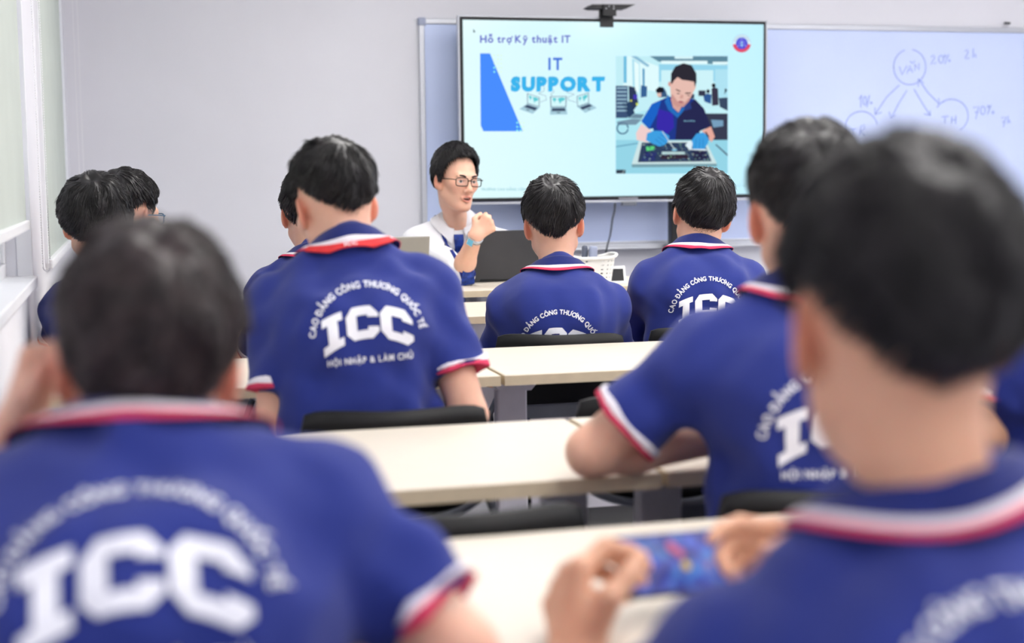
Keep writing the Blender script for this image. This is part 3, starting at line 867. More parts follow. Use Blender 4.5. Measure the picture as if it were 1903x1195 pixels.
# ------------------------------------------------------------------ the room
XL, XR, YB, YF, ZC = -.30, 6.4, 7.70, -2.6, 2.95
mb = MB(); mb.box((XL-.2, YF-.1, -.12), (XR+.2, YB+.2, 0)); struct(mb.build('floor', M['floor']))
mb = MB(); mb.box((XL-.2, YF-.1, ZC), (XR+.2, YB+.2, ZC+.1)); struct(mb.build('ceiling', M['ceil']))
mb = MB(); mb.box((XL-.2, YB, 0), (XR+.2, YB+.15, ZC)); wb = struct(mb.build('wall_back', M['wall']))
mb = MB(); mb.box((XL, YB-.012, 0), (-.10, YB, ZC)); mb.build('corner_column', M['wall'], wb)
mb = MB(); mb.box((XR, YF, 0), (XR+.15, YB, ZC)); struct(mb.build('wall_right', M['wall']))
mb = MB(); mb.box((XL-.2, YF-.15, 0), (XR+.2, YF, ZC)); struct(mb.build('wall_rear', M['wall']))
W1, W2, SILL, HEAD = (2.55, 4.45), (5.30, 7.20), .945, 2.55
mb = MB(); t0 = XL-.18
for a, b in ((YF, W1[0]), (W1[1], W2[0]), (W2[1], YB)): mb.box((t0, a, 0), (XL, b, ZC))
for a, b in (W1, W2): mb.box((t0, a, 0), (XL, b, SILL)); mb.box((t0, a, HEAD), (XL, b, ZC))
struct(mb.build('wall_left', M['wall']))
mb = MB(); mb.box((XL, YB-.022, 0), (XR, YB-.0125, .09)); struct(mb.build('baseboard_back', M['alu_d']))
M['pane'] = M['lens']
def window(n, y0, y1):
    r = empty('window_%d' % n, (XL-.05, (y0+y1)/2, SILL)); struct(r)
    h = HEAD-SILL; w = (y1-y0)/2
    f = MB(); t = .05
    for a, b, c, d in ((-w, w, 0, t), (-w, w, h-t, h), (-w, -w+t, t, h-t), (w-t, w, t, h-t), (-.03, .03, t, h-t)): f.box((-.05, a, c), (-.01, b, d), .004)
    f.build('window_frame', M['white'], r)
    f = MB()
    for a, b in ((-w+t, -.03), (.03, w-t)):
        for c0, c1, z0, z1 in ((a, b, t, t+.035), (a, b, h-t-.035, h-t), (a, a+.035, t+.035, h-t-.035), (b-.035, b, t+.035, h-t-.035)): f.box((-.045, c0, z0), (-.02, c1, z1), .003)
    f.build('sash', M['white'], r)
    for a, b in ((-w+t+.035, -.065), (.065, w-t-.035)):
        p = MB(); p.box((-.036, a, t+.035), (-.032, b, h-t-.035)); p.build('pane', M['pane'], r)
    s = MB(); s.box((-.13, -w, -.02), (.075, w, .012), .004); s.build('window_sill', M['white'], r)
    v = MB(); v.box((.02, w-.005, .0), (.062, w+.03, h+.02)); v.box((.02, -w-.03, .0), (.062, -w+.005, h+.02)); v.box((.02, -w, h), (.062, w, h+.03)); v.build('window_architrave', M['white'], r)
window(1, *W1); window(2, *W2)
def blind(y0, y1, zb, chain_y, chain_x, chain_z, label):
    r = empty('roller_blind', (XL+.01, (y0+y1)/2, HEAD+.03)); w = (y1-y0)/2
    f = MB(); f.box((-.004, -w, zb-HEAD-.03), (-.002, w, 0)); f.build('blind_fabric', M['blind'], r)
    f = MB(); f.tube([(0, -w-.02, .01), (0, w+.02, .01)], .025, 14); f.build('roller_tube', M['white'], r, True)
    f = MB(); f.box((-.014, -w, zb-HEAD-.055), (.008, w, zb-HEAD-.028), .004); f.build('bottom_bar', M['white'], r)
    c = MB(); z = .0; L = HEAD+.03-chain_z; n = int(L/.0075)
    for s in (0, .02):
        for i in range(n):
            c.tube([(chain_x+s, chain_y-r.location.y, -i*.0075-.0012), (chain_x+s, chain_y-r.location.y, -i*.0075+.0012)], .0022, 4)
        c.tube([(chain_x+s, chain_y-r.location.y, -L), (chain_x+s, chain_y-r.location.y, 0)], .0007, 4)
    pts = [(chain_x+.01-.01*math.cos(q), chain_y-r.location.y, -L-.012*math.sin(q)) for q in np.linspace(0, math.pi, 8)]
    c.tube(pts, .002, 5); c.build('bead_chain', M['chain'], r)
    tag(r, label, 'blind', 'roller blinds on the left wall windows')
blind(2.58, 4.33, 1.12, 4.47, .03, .98, 'grey green roller blind half lowered over the nearer window with white frame showing below')
blind(5.36, 7.04, .955, 7.30, .05, 1.0, 'pale green roller blind fully lowered beside the back corner')
def ceiling_light(x, y, label):
    r = empty('ceiling_light', (x, y, ZC-.05)); f = MB()
    for a, b, c, d in ((-.32, -.28, -.62, .62), (.28, .32, -.62, .62), (-.28, .28, -.62, -.58), (-.28, .28, .58, .62)): f.box((a, c, -.005), (b, d, .049))
    f.build('lamp_frame', M['white'], r)
    f = MB(); f.box((-.28, -.58, .004), (.28, .58, .03)); f.build('diffuser', M['lamp'], r)
    tag(r, label, 'ceiling light', 'LED panels in the ceiling')
for i, x in enumerate((1.25, 3.15, 5.05)):
    for j, y in enumerate((-.6, 1.5, 3.6, 5.6)):
        ceiling_light(x, y, 'white LED ceiling panel, %s row from the front, %s' % (('fourth', 'third', 'second', 'first')[j], ('by the windows', 'in the middle', 'by the right wall')[i]))

# ------------------------------------------------------------------ whiteboard
wbr = empty('whiteboard', (3.4, YB, 1.44)); bx0, bx1, bz0, bz1 = 1.50-3.4, 5.35-3.4, .825-1.44, 2.06-1.44
f = MB(); f.box((bx0+.02, -.018, bz0+.02), (bx1-.02, 0, bz1-.02)); f.build('writing_surface', M['board'], wbr)
f = MB(); f.box((bx0+.03, -.028, bz1-.03), (bx1-.03, 0, bz1), .004); f.build('frame_rail', M['alu'], wbr)
f = MB(); f.box((bx0+.03, -.028, bz0), (bx1-.03, 0, bz0+.03), .004); f.build('frame_rail', M['alu'], wbr)
for a in (bx0, bx1-.03):
    f = MB(); f.box((a, -.028, bz0+.03), (a+.03, 0, bz1-.03), .004); f.build('frame_stile', M['alu'], wbr)
for a in (bx0-.004, bx1-.04):
    for b in (bz0-.004, bz1-.04):
        f = MB(); f.box((a, -.031, b), (a+.044, 0, b+.044), .008); f.build('corner_cap', M['lgrey'], wbr)
f = MB(); f.box((bx0+.1, -.09, bz0-.012), (bx1-.1, 0, bz0+.0), .004); f.box((bx0+.1, -.09, bz0), (bx1-.1, -.082, bz0+.014), .002); f.build('pen_tray', M['alu'], wbr)
cp = at_Y(1867, 44, YB); f = MB(); f.box((cp[0]-3.4-.018, -.034, cp[2]-1.44-.006), (cp[0]-3.4+.018, -.02, cp[2]-1.44+.006), .002); f.build('rail_clip', M['black'], wbr)
tag(wbr, 'long aluminium framed whiteboard with faint blue writing behind the television', 'whiteboard')
def C2W(x, y): return 1420+x*483/1903, 30+y*230/906      # zoomed crop to photo
def circ(cx, cy, rx, ry, a0, a1, n=26): return [(cx+rx*math.cos(math.radians(a)), cy-ry*math.sin(math.radians(a))) for a in np.linspace(a0, a1, n)]
ST = [circ(1066, 372, 118, 130, 80, -252), circ(712, 815, 118, 118, 10, 200), circ(1372, 730, 122, 122, 150, -60),
      [(990, 370), (1010, 428), (1045, 365)], [(1045, 420), (1068, 362), (1088, 412)], [(1055, 396), (1080, 392)], [(1068, 330), (1085, 345), (1105, 328)],
      [(1105, 400), (1102, 352), (1135, 392), (1133, 345)],
      [(1222, 300), (1240, 285), (1250, 300), (1222, 352), (1260, 342)], circ(1296, 315, 18, 28, 90, 450, 14), [(1322, 350), (1352, 280)], circ(1325, 292, 6, 8, 0, 360, 8), circ(1357, 326, 6, 6, 0, 360, 8),
      [(1470, 255), (1490, 248), (1492, 270), (1470, 310), (1500, 308)], [(1532, 235), (1530, 305), (1545, 275), (1553, 302)],
      [(990, 505), (900, 590), (815, 715)], [(812, 670), (812, 720), (860, 705)], [(1045, 545), (985, 640), (935, 740)], [(915, 700), (930, 752), (960, 725)],
      [(1098, 535), (1160, 640), (1215, 725)], [(1170, 715), (1218, 728), (1215, 690)], [(1130, 460), (1200, 560), (1280, 640)], [(1128, 515), (1130, 458), (1168, 490)], [(1278, 600), (1282, 645), (1325, 620)],
      [(695, 610), (712, 578), (708, 670)], circ(738, 620, 12, 32, 90, 450, 14), [(752, 668), (772, 580)], circ(785, 635, 6, 6, 0, 360, 8),
      [(1530, 670), (1572, 662), (1550, 752)], [(1542, 705), (1566, 702)], circ(1602, 690, 17, 30, 90, 450, 14), [(1635, 720), (1662, 650)], circ(1642, 662, 7, 9, 0, 360, 8), circ(1676, 705, 8, 8, 0, 360, 8),
      [(1735, 745), (1770, 738), (1752, 812)], [(1745, 775), (1764, 772)], [(1786, 730), (1784, 785), (1795, 760), (1803, 782)],
      [(1300, 738), (1352, 732)], [(1326, 735), (1322, 790)], [(1375, 735), (1372, 790)], [(1373, 762), (1402, 758)], [(1404, 728), (1402, 790)],
      [(628, 830), (672, 826)], [(650, 828), (648, 880)], [(700, 880), (712, 800), (732, 795), (736, 830), (708, 845), (740, 882)]]
for i_, st in enumerate(ST):
    f = MB(); f.tube([tuple(at_Y(*C2W(x, y), YB-.0185)-A3(3.4, YB, 1.44)) for x, y in st], .0026, 4)
    f.build('marker_circle' if len(st) > 20 else 'marker_stroke', M['ink'], wbr)

# ------------------------------------------------------------------ television with slide
TY = 7.45
tv = empty('television', (2.53, TY+.06, 0)); TO = A3(2.53, TY+.06, 0)
x0, x1, z0, z1 = 1.672-2.53, 3.388-2.53, 1.088, 2.047
f = MB(); f.box((x0, -.058, z0+.003), (x1, .01, z1), .006); f.box((-.5, .01, z0+.15), (.5, .05, z1-.2), .01); f.build('tv_housing', M['black'], tv)
f = MB(); f.box((x0-.009, -.055, z0-.012), (x1+.009, -.02, z0-.001), .002); f.box((x0-.009, -.055, z0), (x0-.0005, -.02, z1+.009), .002); f.box((x1+.0005, -.055, z0), (x1+.009, -.02, z1+.009), .002); f.box((x0, -.055, z1+.0005), (x1, -.02, z1+.009), .002)
f.build('silver_bezel', M['alu'], tv)
f = MB(); f.box((-.055+.06, -.0605, z0+.002), (.055+.06, -.0585, z0+.014), .0005); f.build('logo_plate', M['alu_d'], tv)
f = MB(); f.box((.03, -.05, z0-.03), (.11, -.02, z0-.012), .003); f.build('sensor_box', M['steel_d'], tv)
sx0, sx1, sz0, sz1 = x0+.016, x1-.016, z0+.022, z1-.016
SLW = 1.0
sc_me = bpy.data.meshes.new('screen'); sc_me.from_pydata([(sx0, -.0595, sz0), (sx1, -.0595, sz0), (sx1, -.0595, sz1), (sx0, -.0595, sz1)], [], [(0, 1, 2, 3)])
def slide_bg():
    m, nt, b = _new('slide_background')
    tc = nt.nodes.new('ShaderNodeTexCoord'); mp = nt.nodes.new('ShaderNodeSeparateXYZ'); nt.links.new(tc.outputs['Generated'], mp.inputs[0])
    r = nt.nodes.new('ShaderNodeValToRGB'); e = r.color_ramp.elements
    e[0].color = (*lin((222, 250, 252)), 1); e[1].color = (*lin((190, 240, 255)), 1)
    nt.links.new(mp.outputs['X'], r.inputs[0])
    b.inputs['Base Color'].default_value = (.01, .01, .012, 1); b.inputs['Roughness'].default_value = .12
    nt.links.new(r.outputs[0], b.inputs['Emission Color']); b.inputs['Emission Strength'].default_value = SLW
    return m
scr = link('screen', sc_me, slide_bg(), tv)
def SP(px, py, k): return at_Y(px, py, TY+.0005-.0005*k)-TO
def spoly(name, pts, rgb, k, par=None):
    me = bpy.data.meshes.new(name); P = [tuple(SP(x, y, k)) for x, y in pts]
    me.from_pydata(P, [], [tuple(range(len(P)))]); me.update(); return me
class Slide:
    """flat print on the screen: polygons grouped by colour into one picture object"""
    def __init__(s, name): s.name = name; s.V = []; s.Fc = []; s.mi = []; s.mats = []
    def m(s, rgb):
        mm = emis(rgb, SLW)
        if mm not in s.mats: s.mats.append(mm)
        return s.mats.index(mm)
    def poly(s, pts, rgb, k):
        n = len(s.V); s.V += [tuple(SP(x, y, k)) for x, y in pts]; s.Fc.append(tuple(range(n, n+len(pts)))); s.mi.append(s.m(rgb)); return s
    def rect(s, x0, y0, x1, y1, rgb, k): return s.poly([(x0, y0), (x1, y0), (x1, y1), (x0, y1)], rgb, k)
    def disc(s, cx, cy, rx, ry, rgb, k, a0=0, a1=360, n=20): return s.poly([(cx+rx*math.cos(math.radians(a)), cy-ry*math.sin(math.radians(a))) for a in np.linspace(a0, a1, n, endpoint=a1-a0 < 360)], rgb, k)
    def ring(s, cx, cy, r0, r1, rgb, k, a0, a1, n=18):
        A = np.radians(np.linspace(a0, a1, n)); return s.poly([(cx+r1*math.cos(a), cy-r1*math.sin(a)) for a in A]+[(cx+r0*math.cos(a), cy-r0*math.sin(a)) for a in A[::-1]], rgb, k)
    def line(s, pts, w, rgb, k):
        for (ax, ay), (bx, by) in zip(pts[:-1], pts[1:]):
            l = math.hypot(bx-ax, by-ay) or 1; nx, ny = -(by-ay)/l*w/2, (bx-ax)/l*w/2
            s.poly([(ax+nx, ay+ny), (bx+nx, by+ny), (bx-nx, by-ny), (ax-nx, ay-ny)], rgb, k)
        return s
    def text(s, t, x, y, w, h, rgb, k, bold=.02, gap=.1, fn=None):
        V, T, cen, wd = text_run(t, bold, gap)
        n = len(s.V); q = s.m(rgb)
        for u, v in V:
            px, py = x+u/wd*w, y-v*h
            if fn: px, py = fn(px, py)
            s.V.append(tuple(SP(px, py, k)))
        s.Fc += [tuple(a+n for a in tr) for tr in T]; s.mi += [q]*len(T); return s
    def done(s):
        me = bpy.data.meshes.new(s.name); me.from_pydata(s.V, [], s.Fc)
        for m_ in s.mats: me.materials.append(m_)
        me.polygons.foreach_set('material_index', s.mi); me.update()
        return link(s.name, me, None, scr)
for wd_, x_, w_ in (('Hỗ', 892, 25), ('trợ', 924, 27), ('Kỹ', 957, 24), ('thuật', 988, 48), ('IT', 1044, 16)): Slide('slide_title_word').text(wd_, x_, 79, w_, 13.2, (108, 116, 205), 1, .032, .1).done()
s = Slide('slide_footer'); s.text('TRƯỜNG CAO ĐẲNG CÔNG THƯƠNG QUỐC TẾ', 894, 354, 150, 4.2, (120, 190, 200), 1, .01, .1); s.done(); s = Slide('slide_footer'); s.text('HỢP TÁC TIN', 1352, 347, 35, 3.6, (150, 200, 212), 1, .0, .1); s.done()
def G2(x, y): return 860+x*280/1521, 40+y*220/1195
s = Slide('slide_blue_panel'); s.poly([G2(175, 322), G2(275, 322), G2(605, 1108), G2(208, 1108), G2(182, 1050)], (74, 142, 255), 1)
for r0, ys in (((318, 355, 388), (342, 380, 424, 466, 508)), ((550, 585, 616), (1022, 1063, 1100))):
    for i, gx in enumerate(r0):
        for gy in ys:
            inside = gx < 275+(gy-322)*.42
            s.disc(*G2(gx, gy), 1.8 if inside else 1.0, 1.8 if inside else 1.0, (150, 250, 240) if inside else (222, 250, 170), 2, n=10)
s.done()
s = Slide('slide_heading'); s.text('IT', 1019, 129.5, 26, 22, (70, 120, 222), 1, .03, .16)
bend = lambda px, py: (px, py+.9*math.sin((px-947)/178*math.pi)*0)
for k, (dx, dy, c) in enumerate(((1.5, -2.5, (150, 225, 248)), (.8, -1.4, (70, 170, 225)), (0, 0, (60, 182, 240)))):
    s.text('SUPPORT', 949+dx, 168.5+dy, 174, 23, c, 1+k, .055, .1)
s.done()
s = Slide('slide_laptops')
def slap(scr4, kb4, tp):
    s.poly([G2(*p) for p in scr4], (120, 140, 160), 3)
    c = np.mean(scr4, 0); s.poly([G2(*(c+(np.array(p)-c)*.88)) for p in scr4], (214, 250, 255), 4)
    e1 = np.array(scr4[1])-scr4[0]; e2 = np.array(scr4[3])-scr4[0]; o = np.array(scr4[0])
    for bl in ([(.12, .2), (.3, .14), (.4, .3), (.3, .42), (.26, .6), (.2, .42)], [(.46, .2), (.7, .12), (.92, .2), (.82, .42), (.66, .5), (.58, .72), (.5, .45)]):
        s.poly([G2(*(o+e1*a+e2*b)) for a, b in bl], (98, 205, 215), 5)
    s.poly([G2(*p) for p in kb4], (168, 205, 220), 3)
    k4 = [np.array(p, float) for p in kb4]
    def q(a, b): return G2(*((k4[0]*(1-a)+k4[1]*a)*(1-b)+(k4[3]*(1-a)+k4[2]*a)*b))
    s.poly([q(.1, .15), q(.9, .15), q(.92, .55), q(.08, .55)], (64, 78, 104), 4); s.poly([q(.4, .68), q(.6, .68), q(.6, .8), q(.4, .8)], (80, 100, 120), 4)
slap([(648, 722), (776, 765), (776, 862), (650, 828)], [(650, 828), (780, 866), (706, 932), (570, 884)], 0)
slap([(880, 755), (1050, 752), (1046, 862), (886, 864)], [(886, 864), (1046, 862), (1056, 938), (880, 940)], 0)
slap([(1150, 752), (1272, 716), (1276, 820), (1156, 862)], [(1156, 862), (1276, 820), (1354, 872), (1236, 922)], 0)
for ln in ([(818, 650), (822, 700), (765, 728), (840, 752), (845, 790), (780, 815)], [(920, 690), (918, 715), (888, 735), (905, 752)], [(1048, 660), (1050, 715), (1128, 735), (1062, 765), (1070, 795), (1150, 815)]):
    s.line([G2(*p) for p in ln], .7, (110, 130, 150), 6)
s.done()
s = Slide('slide_emblem'); ex, ey = 1378.5, 80.5
s.disc(ex, ey, 17, 17, (222, 246, 255), 1); s.ring(ex, ey, 10.5, 17, (226, 84, 112), 2, 187, 353); s.ring(ex, ey, 16, 16.8, (150, 190, 215), 2, 0, 180); s.ring(ex, ey, 12.8, 13.6, (120, 150, 190), 2, 15, 165)
s.disc(ex, ey, 11, 11, (78, 78, 214), 3)
for a in (90, 30, 150):
    ca, sa = math.cos(math.radians(a)), math.sin(math.radians(a)); P = [(8.6*math.cos(t), 3.4*math.sin(t)) for t in np.linspace(0, 2*math.pi, 22)]
    s.line([(ex+x*ca-y*sa, ey-(x*sa+y*ca)) for x, y in P], .7, (140, 140, 245), 4)
s.disc(ex, ey-1.2, 1.5, 1.7, (190, 240, 250), 5, n=10); s.poly([(ex-2.8, ey+2), (ex+2.8, ey+2), (ex+1, ey+5), (ex, ey+6.2), (ex-1, ey+5)], (170, 225, 250), 5)
for dx, dy in ((0, -8.2), (-7.2, 5), (7.2, 5)): s.disc(ex+dx, ey+dy, .9, .9, (225, 225, 255), 5, n=8)
s.done()
s = Slide('slide_picture')
def G1(x, y): return 1120+x*260/1195, 80+y*260/1195
def P(pts, c, k): s.poly([G1(*p) for p in pts], c, k)
def Rr(a, b, c, d, col, k): P([(a, b), (c, b), (c, d), (a, d)], col, k)
Rr(112, 112, 1068, 1115, (196, 240, 248), 1)
P([(400, 112), (1068, 112), (1068, 185), (480, 160)], (96, 138, 158), 2); Rr(615, 112, 770, 135, (215, 245, 250), 3); Rr(500, 152, 895, 178, (228, 252, 255), 3); Rr(940, 160, 1068, 182, (228, 252, 255), 3)
P([(480, 180), (1068, 190), (1068, 330), (480, 330)], (150, 214, 238), 2); Rr(500, 232, 945, 440, (206, 244, 250), 3); Rr(960, 225, 1068, 470, (176, 228, 244), 3)
P([(175, 112), (240, 112), (480, 200), (480, 420), (175, 360)], (224, 252, 255), 2)
Rr(178, 112, 205, 340, (110, 190, 225), 3); P([(252, 130), (315, 170), (320, 430), (258, 400)], (168, 222, 240), 3); P([(268, 150), (310, 180), (312, 430), (275, 400)], (232, 254, 255), 4); P([(340, 215), (358, 222), (358, 400), (342, 400)], (70, 150, 195), 3)
P([(240, 112), (290, 112), (400, 190), (385, 205)], (140, 190, 215), 3)
P([(112, 640), (430, 560), (560, 620), (280, 828), (112, 870)], (176, 232, 244), 3); P([(860, 560), (1068, 575), (1068, 602), (870, 580)], (200, 244, 250), 3); Rr(880, 602, 1068, 828, (58, 62, 82), 3); P([(925, 655), (1030, 660), (1030, 710), (945, 722)], (120, 160, 190), 4)
Rr(112, 365, 214, 640, (62, 84, 120), 4)
for i in range(7): Rr(120, 378+i*32, 206, 392+i*32, (150, 186, 205), 5)
P([(222, 365), (280, 380), (306, 520), (258, 580), (225, 500)], (48, 60, 90), 4); Rr(262, 440, 296, 480, (70, 60, 180), 5); P([(285, 510), (306, 515), (300, 535), (284, 530)], (215, 230, 90), 5); Rr(235, 485, 250, 500, (215, 220, 90), 5)
P([(328, 360), (380, 370), (376, 458), (326, 465)], (58, 100, 150), 4); P([(165, 512), (235, 500), (275, 600), (222, 640)], (44, 66, 100), 5); P([(222, 640), (275, 605), (355, 610), (330, 645)], (110, 140, 160), 5)
P([(120, 672), (260, 646), (335, 652), (285, 698), (130, 700)], (120, 150, 170), 5); s.ring(*G1(170, 728), 9, 11.5, (50, 90, 130), 5, 0, 350)
P([(452, 400), (480, 374), (520, 378), (540, 410), (555, 460), (480, 466)], (60, 92, 130), 4); P([(452, 412), (462, 390), (485, 374), (515, 380), (524, 420), (470, 425)], (26, 28, 38), 5); P([(462, 428), (500, 425), (500, 462), (470, 458)], (226, 190, 178), 5)
P([(860, 455), (890, 430), (930, 440), (925, 520), (870, 500)], (50, 90, 150), 4); s.disc(*G1(900, 412), 3.2, 3.6, (30, 34, 46), 5); P([(930, 390), (950, 376), (985, 390), (990, 530), (935, 535)], (60, 56, 76), 4); s.disc(*G1(948, 362), 3.6, 4, (34, 32, 40), 5); Rr(818, 405, 878, 452, (56, 60, 80), 4); Rr(750, 435, 782, 475, (40, 60, 90), 4); P([(990, 470), (1068, 465), (1068, 580), (1000, 545)], (60, 74, 100), 4)
P([(1045, 385), (1065, 400), (1040, 440)], (40, 50, 66), 5)
Rr(112, 828, 1068, 1115, (150, 214, 232), 4); P([(112, 880), (300, 850), (300, 862), (112, 892)], (110, 170, 195), 5); P([(960, 868), (972, 864), (1068, 950), (1068, 968)], (80, 96, 116), 5)
Rr(115, 1082, 195, 1115, (54, 64, 78), 6); s.line([G1(165, 1115), G1(186, 1085)], .8, (200, 220, 225), 7)
# man at the bench: shirt, arms, head
P([(330, 668), (420, 520), (560, 458), (700, 468), (790, 480), (865, 560), (925, 712), (830, 752), (820, 828), (430, 828), (432, 730), (395, 735)], (34, 58, 140), 6)
P([(640, 600), (790, 480), (865, 560), (925, 712), (830, 752), (820, 828), (620, 828)], (40, 42, 82), 7)
P([(330, 668), (420, 520), (500, 490), (470, 600), (400, 730)], (30, 100, 200), 7); P([(470, 560), (600, 600), (610, 720), (520, 810), (460, 720)], (58, 44, 170), 7)
P([(560, 440), (590, 540), (640, 598), (690, 540), (740, 470), (690, 580), (640, 640), (560, 570), (530, 500)], (40, 110, 190), 8); P([(740, 470), (760, 560), (700, 580), (690, 545)], (46, 64, 128), 8)
P([(580, 470), (690, 500), (650, 598), (600, 550)], (214, 166, 158), 7)
P([(330, 690), (395, 735), (425, 760), (380, 848), (290, 828), (285, 770)], (240, 208, 206), 7); P([(925, 712), (958, 800), (930, 848), (880, 780), (845, 750)], (232, 172, 158), 7)
P([(575, 350), (590, 285), (798, 285), (795, 380), (765, 440), (735, 500), (690, 545), (640, 548), (600, 520), (582, 440)], (232, 190, 178), 8)
P([(660, 545), (640, 548), (600, 520), (582, 440), (600, 440), (640, 500), (700, 510), (760, 440), (735, 500), (690, 545)], (205, 152, 145), 9)
s.disc(*G1(570, 350), 2.4, 4.5, (214, 156, 148), 9)
P([(582, 345), (585, 260), (620, 200), (690, 172), (760, 190), (800, 260), (802, 330), (788, 380), (780, 330), (735, 322), (680, 315), (640, 290), (610, 320), (592, 350)], (46, 44, 54), 10)
P([(625, 392), (665, 408), (662, 416), (626, 402)], (52, 40, 46), 10); P([(705, 424), (755, 422), (750, 432), (706, 434)], (52, 40, 46), 10); P([(632, 424), (668, 432), (640, 436)], (70, 52, 56), 10); P([(712, 446), (748, 442), (738, 452)], (70, 52, 56), 10)
P([(668, 440), (690, 445), (685, 476), (655, 472)], (212, 160, 150), 10); P([(640, 500), (665, 492), (698, 502), (668, 514)], (176, 104, 112), 10)
s.text('NewtechShop', G1(692, 0)[0], G1(0, 670)[1], 21, 2.6, (150, 210, 235), 9, .01)
# open laptop board
P([(310, 835), (880, 835), (975, 1030), (975, 1055), (250, 1062), (248, 1035)], (206, 230, 232), 6); P([(335, 850), (865, 850), (930, 1010), (300, 1018)], (50, 66, 96), 7)
P([(248, 1035), (975, 1030), (975, 1055), (250, 1062)], (120, 160, 172), 8); P([(360, 930), (462, 935), (445, 1005), (330, 1008)], (46, 56, 112), 8); s.ring(*G1(385, 955), 5, 6, (24, 30, 60), 9, 0, 350); P([(765, 925), (880, 925), (895, 995), (780, 1000)], (44, 44, 76), 8); s.ring(*G1(825, 955), 5, 6, (24, 26, 46), 9, 0, 350)
P([(505, 928), (700, 928), (705, 950), (505, 952)], (186, 216, 216), 8); P([(510, 955), (720, 955), (740, 990), (490, 992)], (56, 44, 60), 8); P([(370, 885), (442, 880), (442, 912), (375, 922)], (96, 214, 130), 8)
rg = random.Random(3)
for _ in range(120):
    a = rg.uniform(330, 920); b = rg.uniform(855, 1008)
    if 300+(1010-b)*.2 < a < 930-(1010-b)*.36: w_, h_ = rg.uniform(4, 16), rg.uniform(3, 8); Rr(a, b, a+w_, b+h_, rg.choice([(150, 190, 200), (96, 130, 160), (200, 220, 200), (30, 36, 60), (120, 170, 140)]), 9)
P([(380, 770), (440, 748), (510, 752), (570, 795), (566, 830), (530, 870), (485, 884), (440, 866), (370, 830)], (64, 160, 226), 10); P([(760, 830), (800, 775), (860, 762), (905, 800), (902, 850), (870, 905), (770, 905)], (64, 160, 226), 10)
for a, b in (((470, 800), (540, 850)), ((490, 780), (560, 820)), ((450, 820), (510, 872))): s.line([G1(*a), G1(*b)], .8, (36, 110, 186), 11)
for a, b in (((800, 820), (790, 900)), ((830, 815), (825, 905)), ((858, 815), (856, 900))): s.line([G1(*a), G1(*b)], .8, (36, 110, 186), 11)
P([(872, 762), (885, 758), (910, 800), (902, 812)], (40, 44, 60), 11); P([(705, 870), (740, 835), (770, 850), (760, 905), (880, 905), (890, 920), (740, 912)], (224, 240, 248), 10)
s.line([G1(508, 752), G1(560, 830), G1(612, 905)], 1.5, (206, 220, 226), 11); P([(590, 905), (635, 905), (632, 922), (595, 922)], (130, 190, 220), 11)
s.done()
s = Slide('mouse_pointer'); s.poly([(879.3, 54), (879.6, 60.5), (881, 59.2), (882.2, 61.4), (883, 61), (882, 58.8), (883.6, 58.6)], (40, 70, 80), 2); s.done()
f = MB(); c = at_Y(1256, 430, 7.5)-TO
for xx in (c[0]-.018, -c[0]-.1):
    f = MB(); f.box((xx, .01, .05), (xx+.04, .07, 1.5), .004); f.build('stand_post', M['black'], tv)
f = MB(); f.box((-.55, -.3, .03), (.5, -.22, .09), .01); f.box((-.55, .08, .03), (.5, .14, .09), .01); f.box((-.55, -.3, .03), (-.48, .14, .09), .01); f.box((.43, -.3, .03), (.5, .14, .09), .01)
for xx in (-.52, .46):
    for yy in (-.27, .1): f.tube([(xx-.012, yy, .03), (xx+.012, yy, .03)], .03, 12)
f.build('stand_base', M['black'], tv)
f = MB(); f.box((-.45, -.12, .585), (.42, .1, .60), .003); f.box((-.45, -.14, .585), (.42, -.12, .645), .004); f.build('stand_shelf', M['steel_d'], tv)
tag(tv, 'large wall size television on a black stand showing an IT support slide', 'television')
# conference camera above the television
ca = at_Y(1131, 14, 7.42); f = MB()
cr = empty('conference_camera', tuple(ca)); K = 7.6/2700
bar = [(-43, -1), (-34, -7), (52, -9), (30, 1), (30-1, 1), (-34, 2)]
f.prism([(x*K, -y*K) for x, y in [(-44, 1), (-35, -4.5), (51, -6), (32, 2.6), (-35, 3.6)]], -.02, .06); f.build('camera_bar', M['black'], cr)
f = MB(); f.box((-14*K, -.03, -16.5*K), (12*K, -.021, 5*K), .002); br = f.build('mount_bracket', M['black'], cr)
f = MB(); f.box((-14*K, .02, -.1), (12*K, .05, -.01)); f.build('mount_arm', M['black'], cr)
for a, b in ((-3, 1), (6.5, 1), (-8.5, -3), (6.2, -3.3)):
    f = MB(); f.tube([(a*K, -.031, b*K), (a*K, -.034, b*K)], .0028, 8); f.build('screw', M['alu'], br)
tag(cr, 'slim black camera bar on a bracket above the television', 'camera')
f = MB(); pts = [(1143, 378, 7.47), (1142, 392, 7.48), (1138, 408, 7.46), (1136, 425, 7.44), (1134, 438, 7.4), (1129, 455, 7.3), (1126, 470, 7.2), (1122, 490, 7.1), (1117, 512, 7.0)]
f.tube([tuple(at_Y(*p)) for p in pts], .0045, 6); tag(f.build('power_cable', M['black'], None, True), 'thin black cable hanging from the bottom of the television', 'cable')

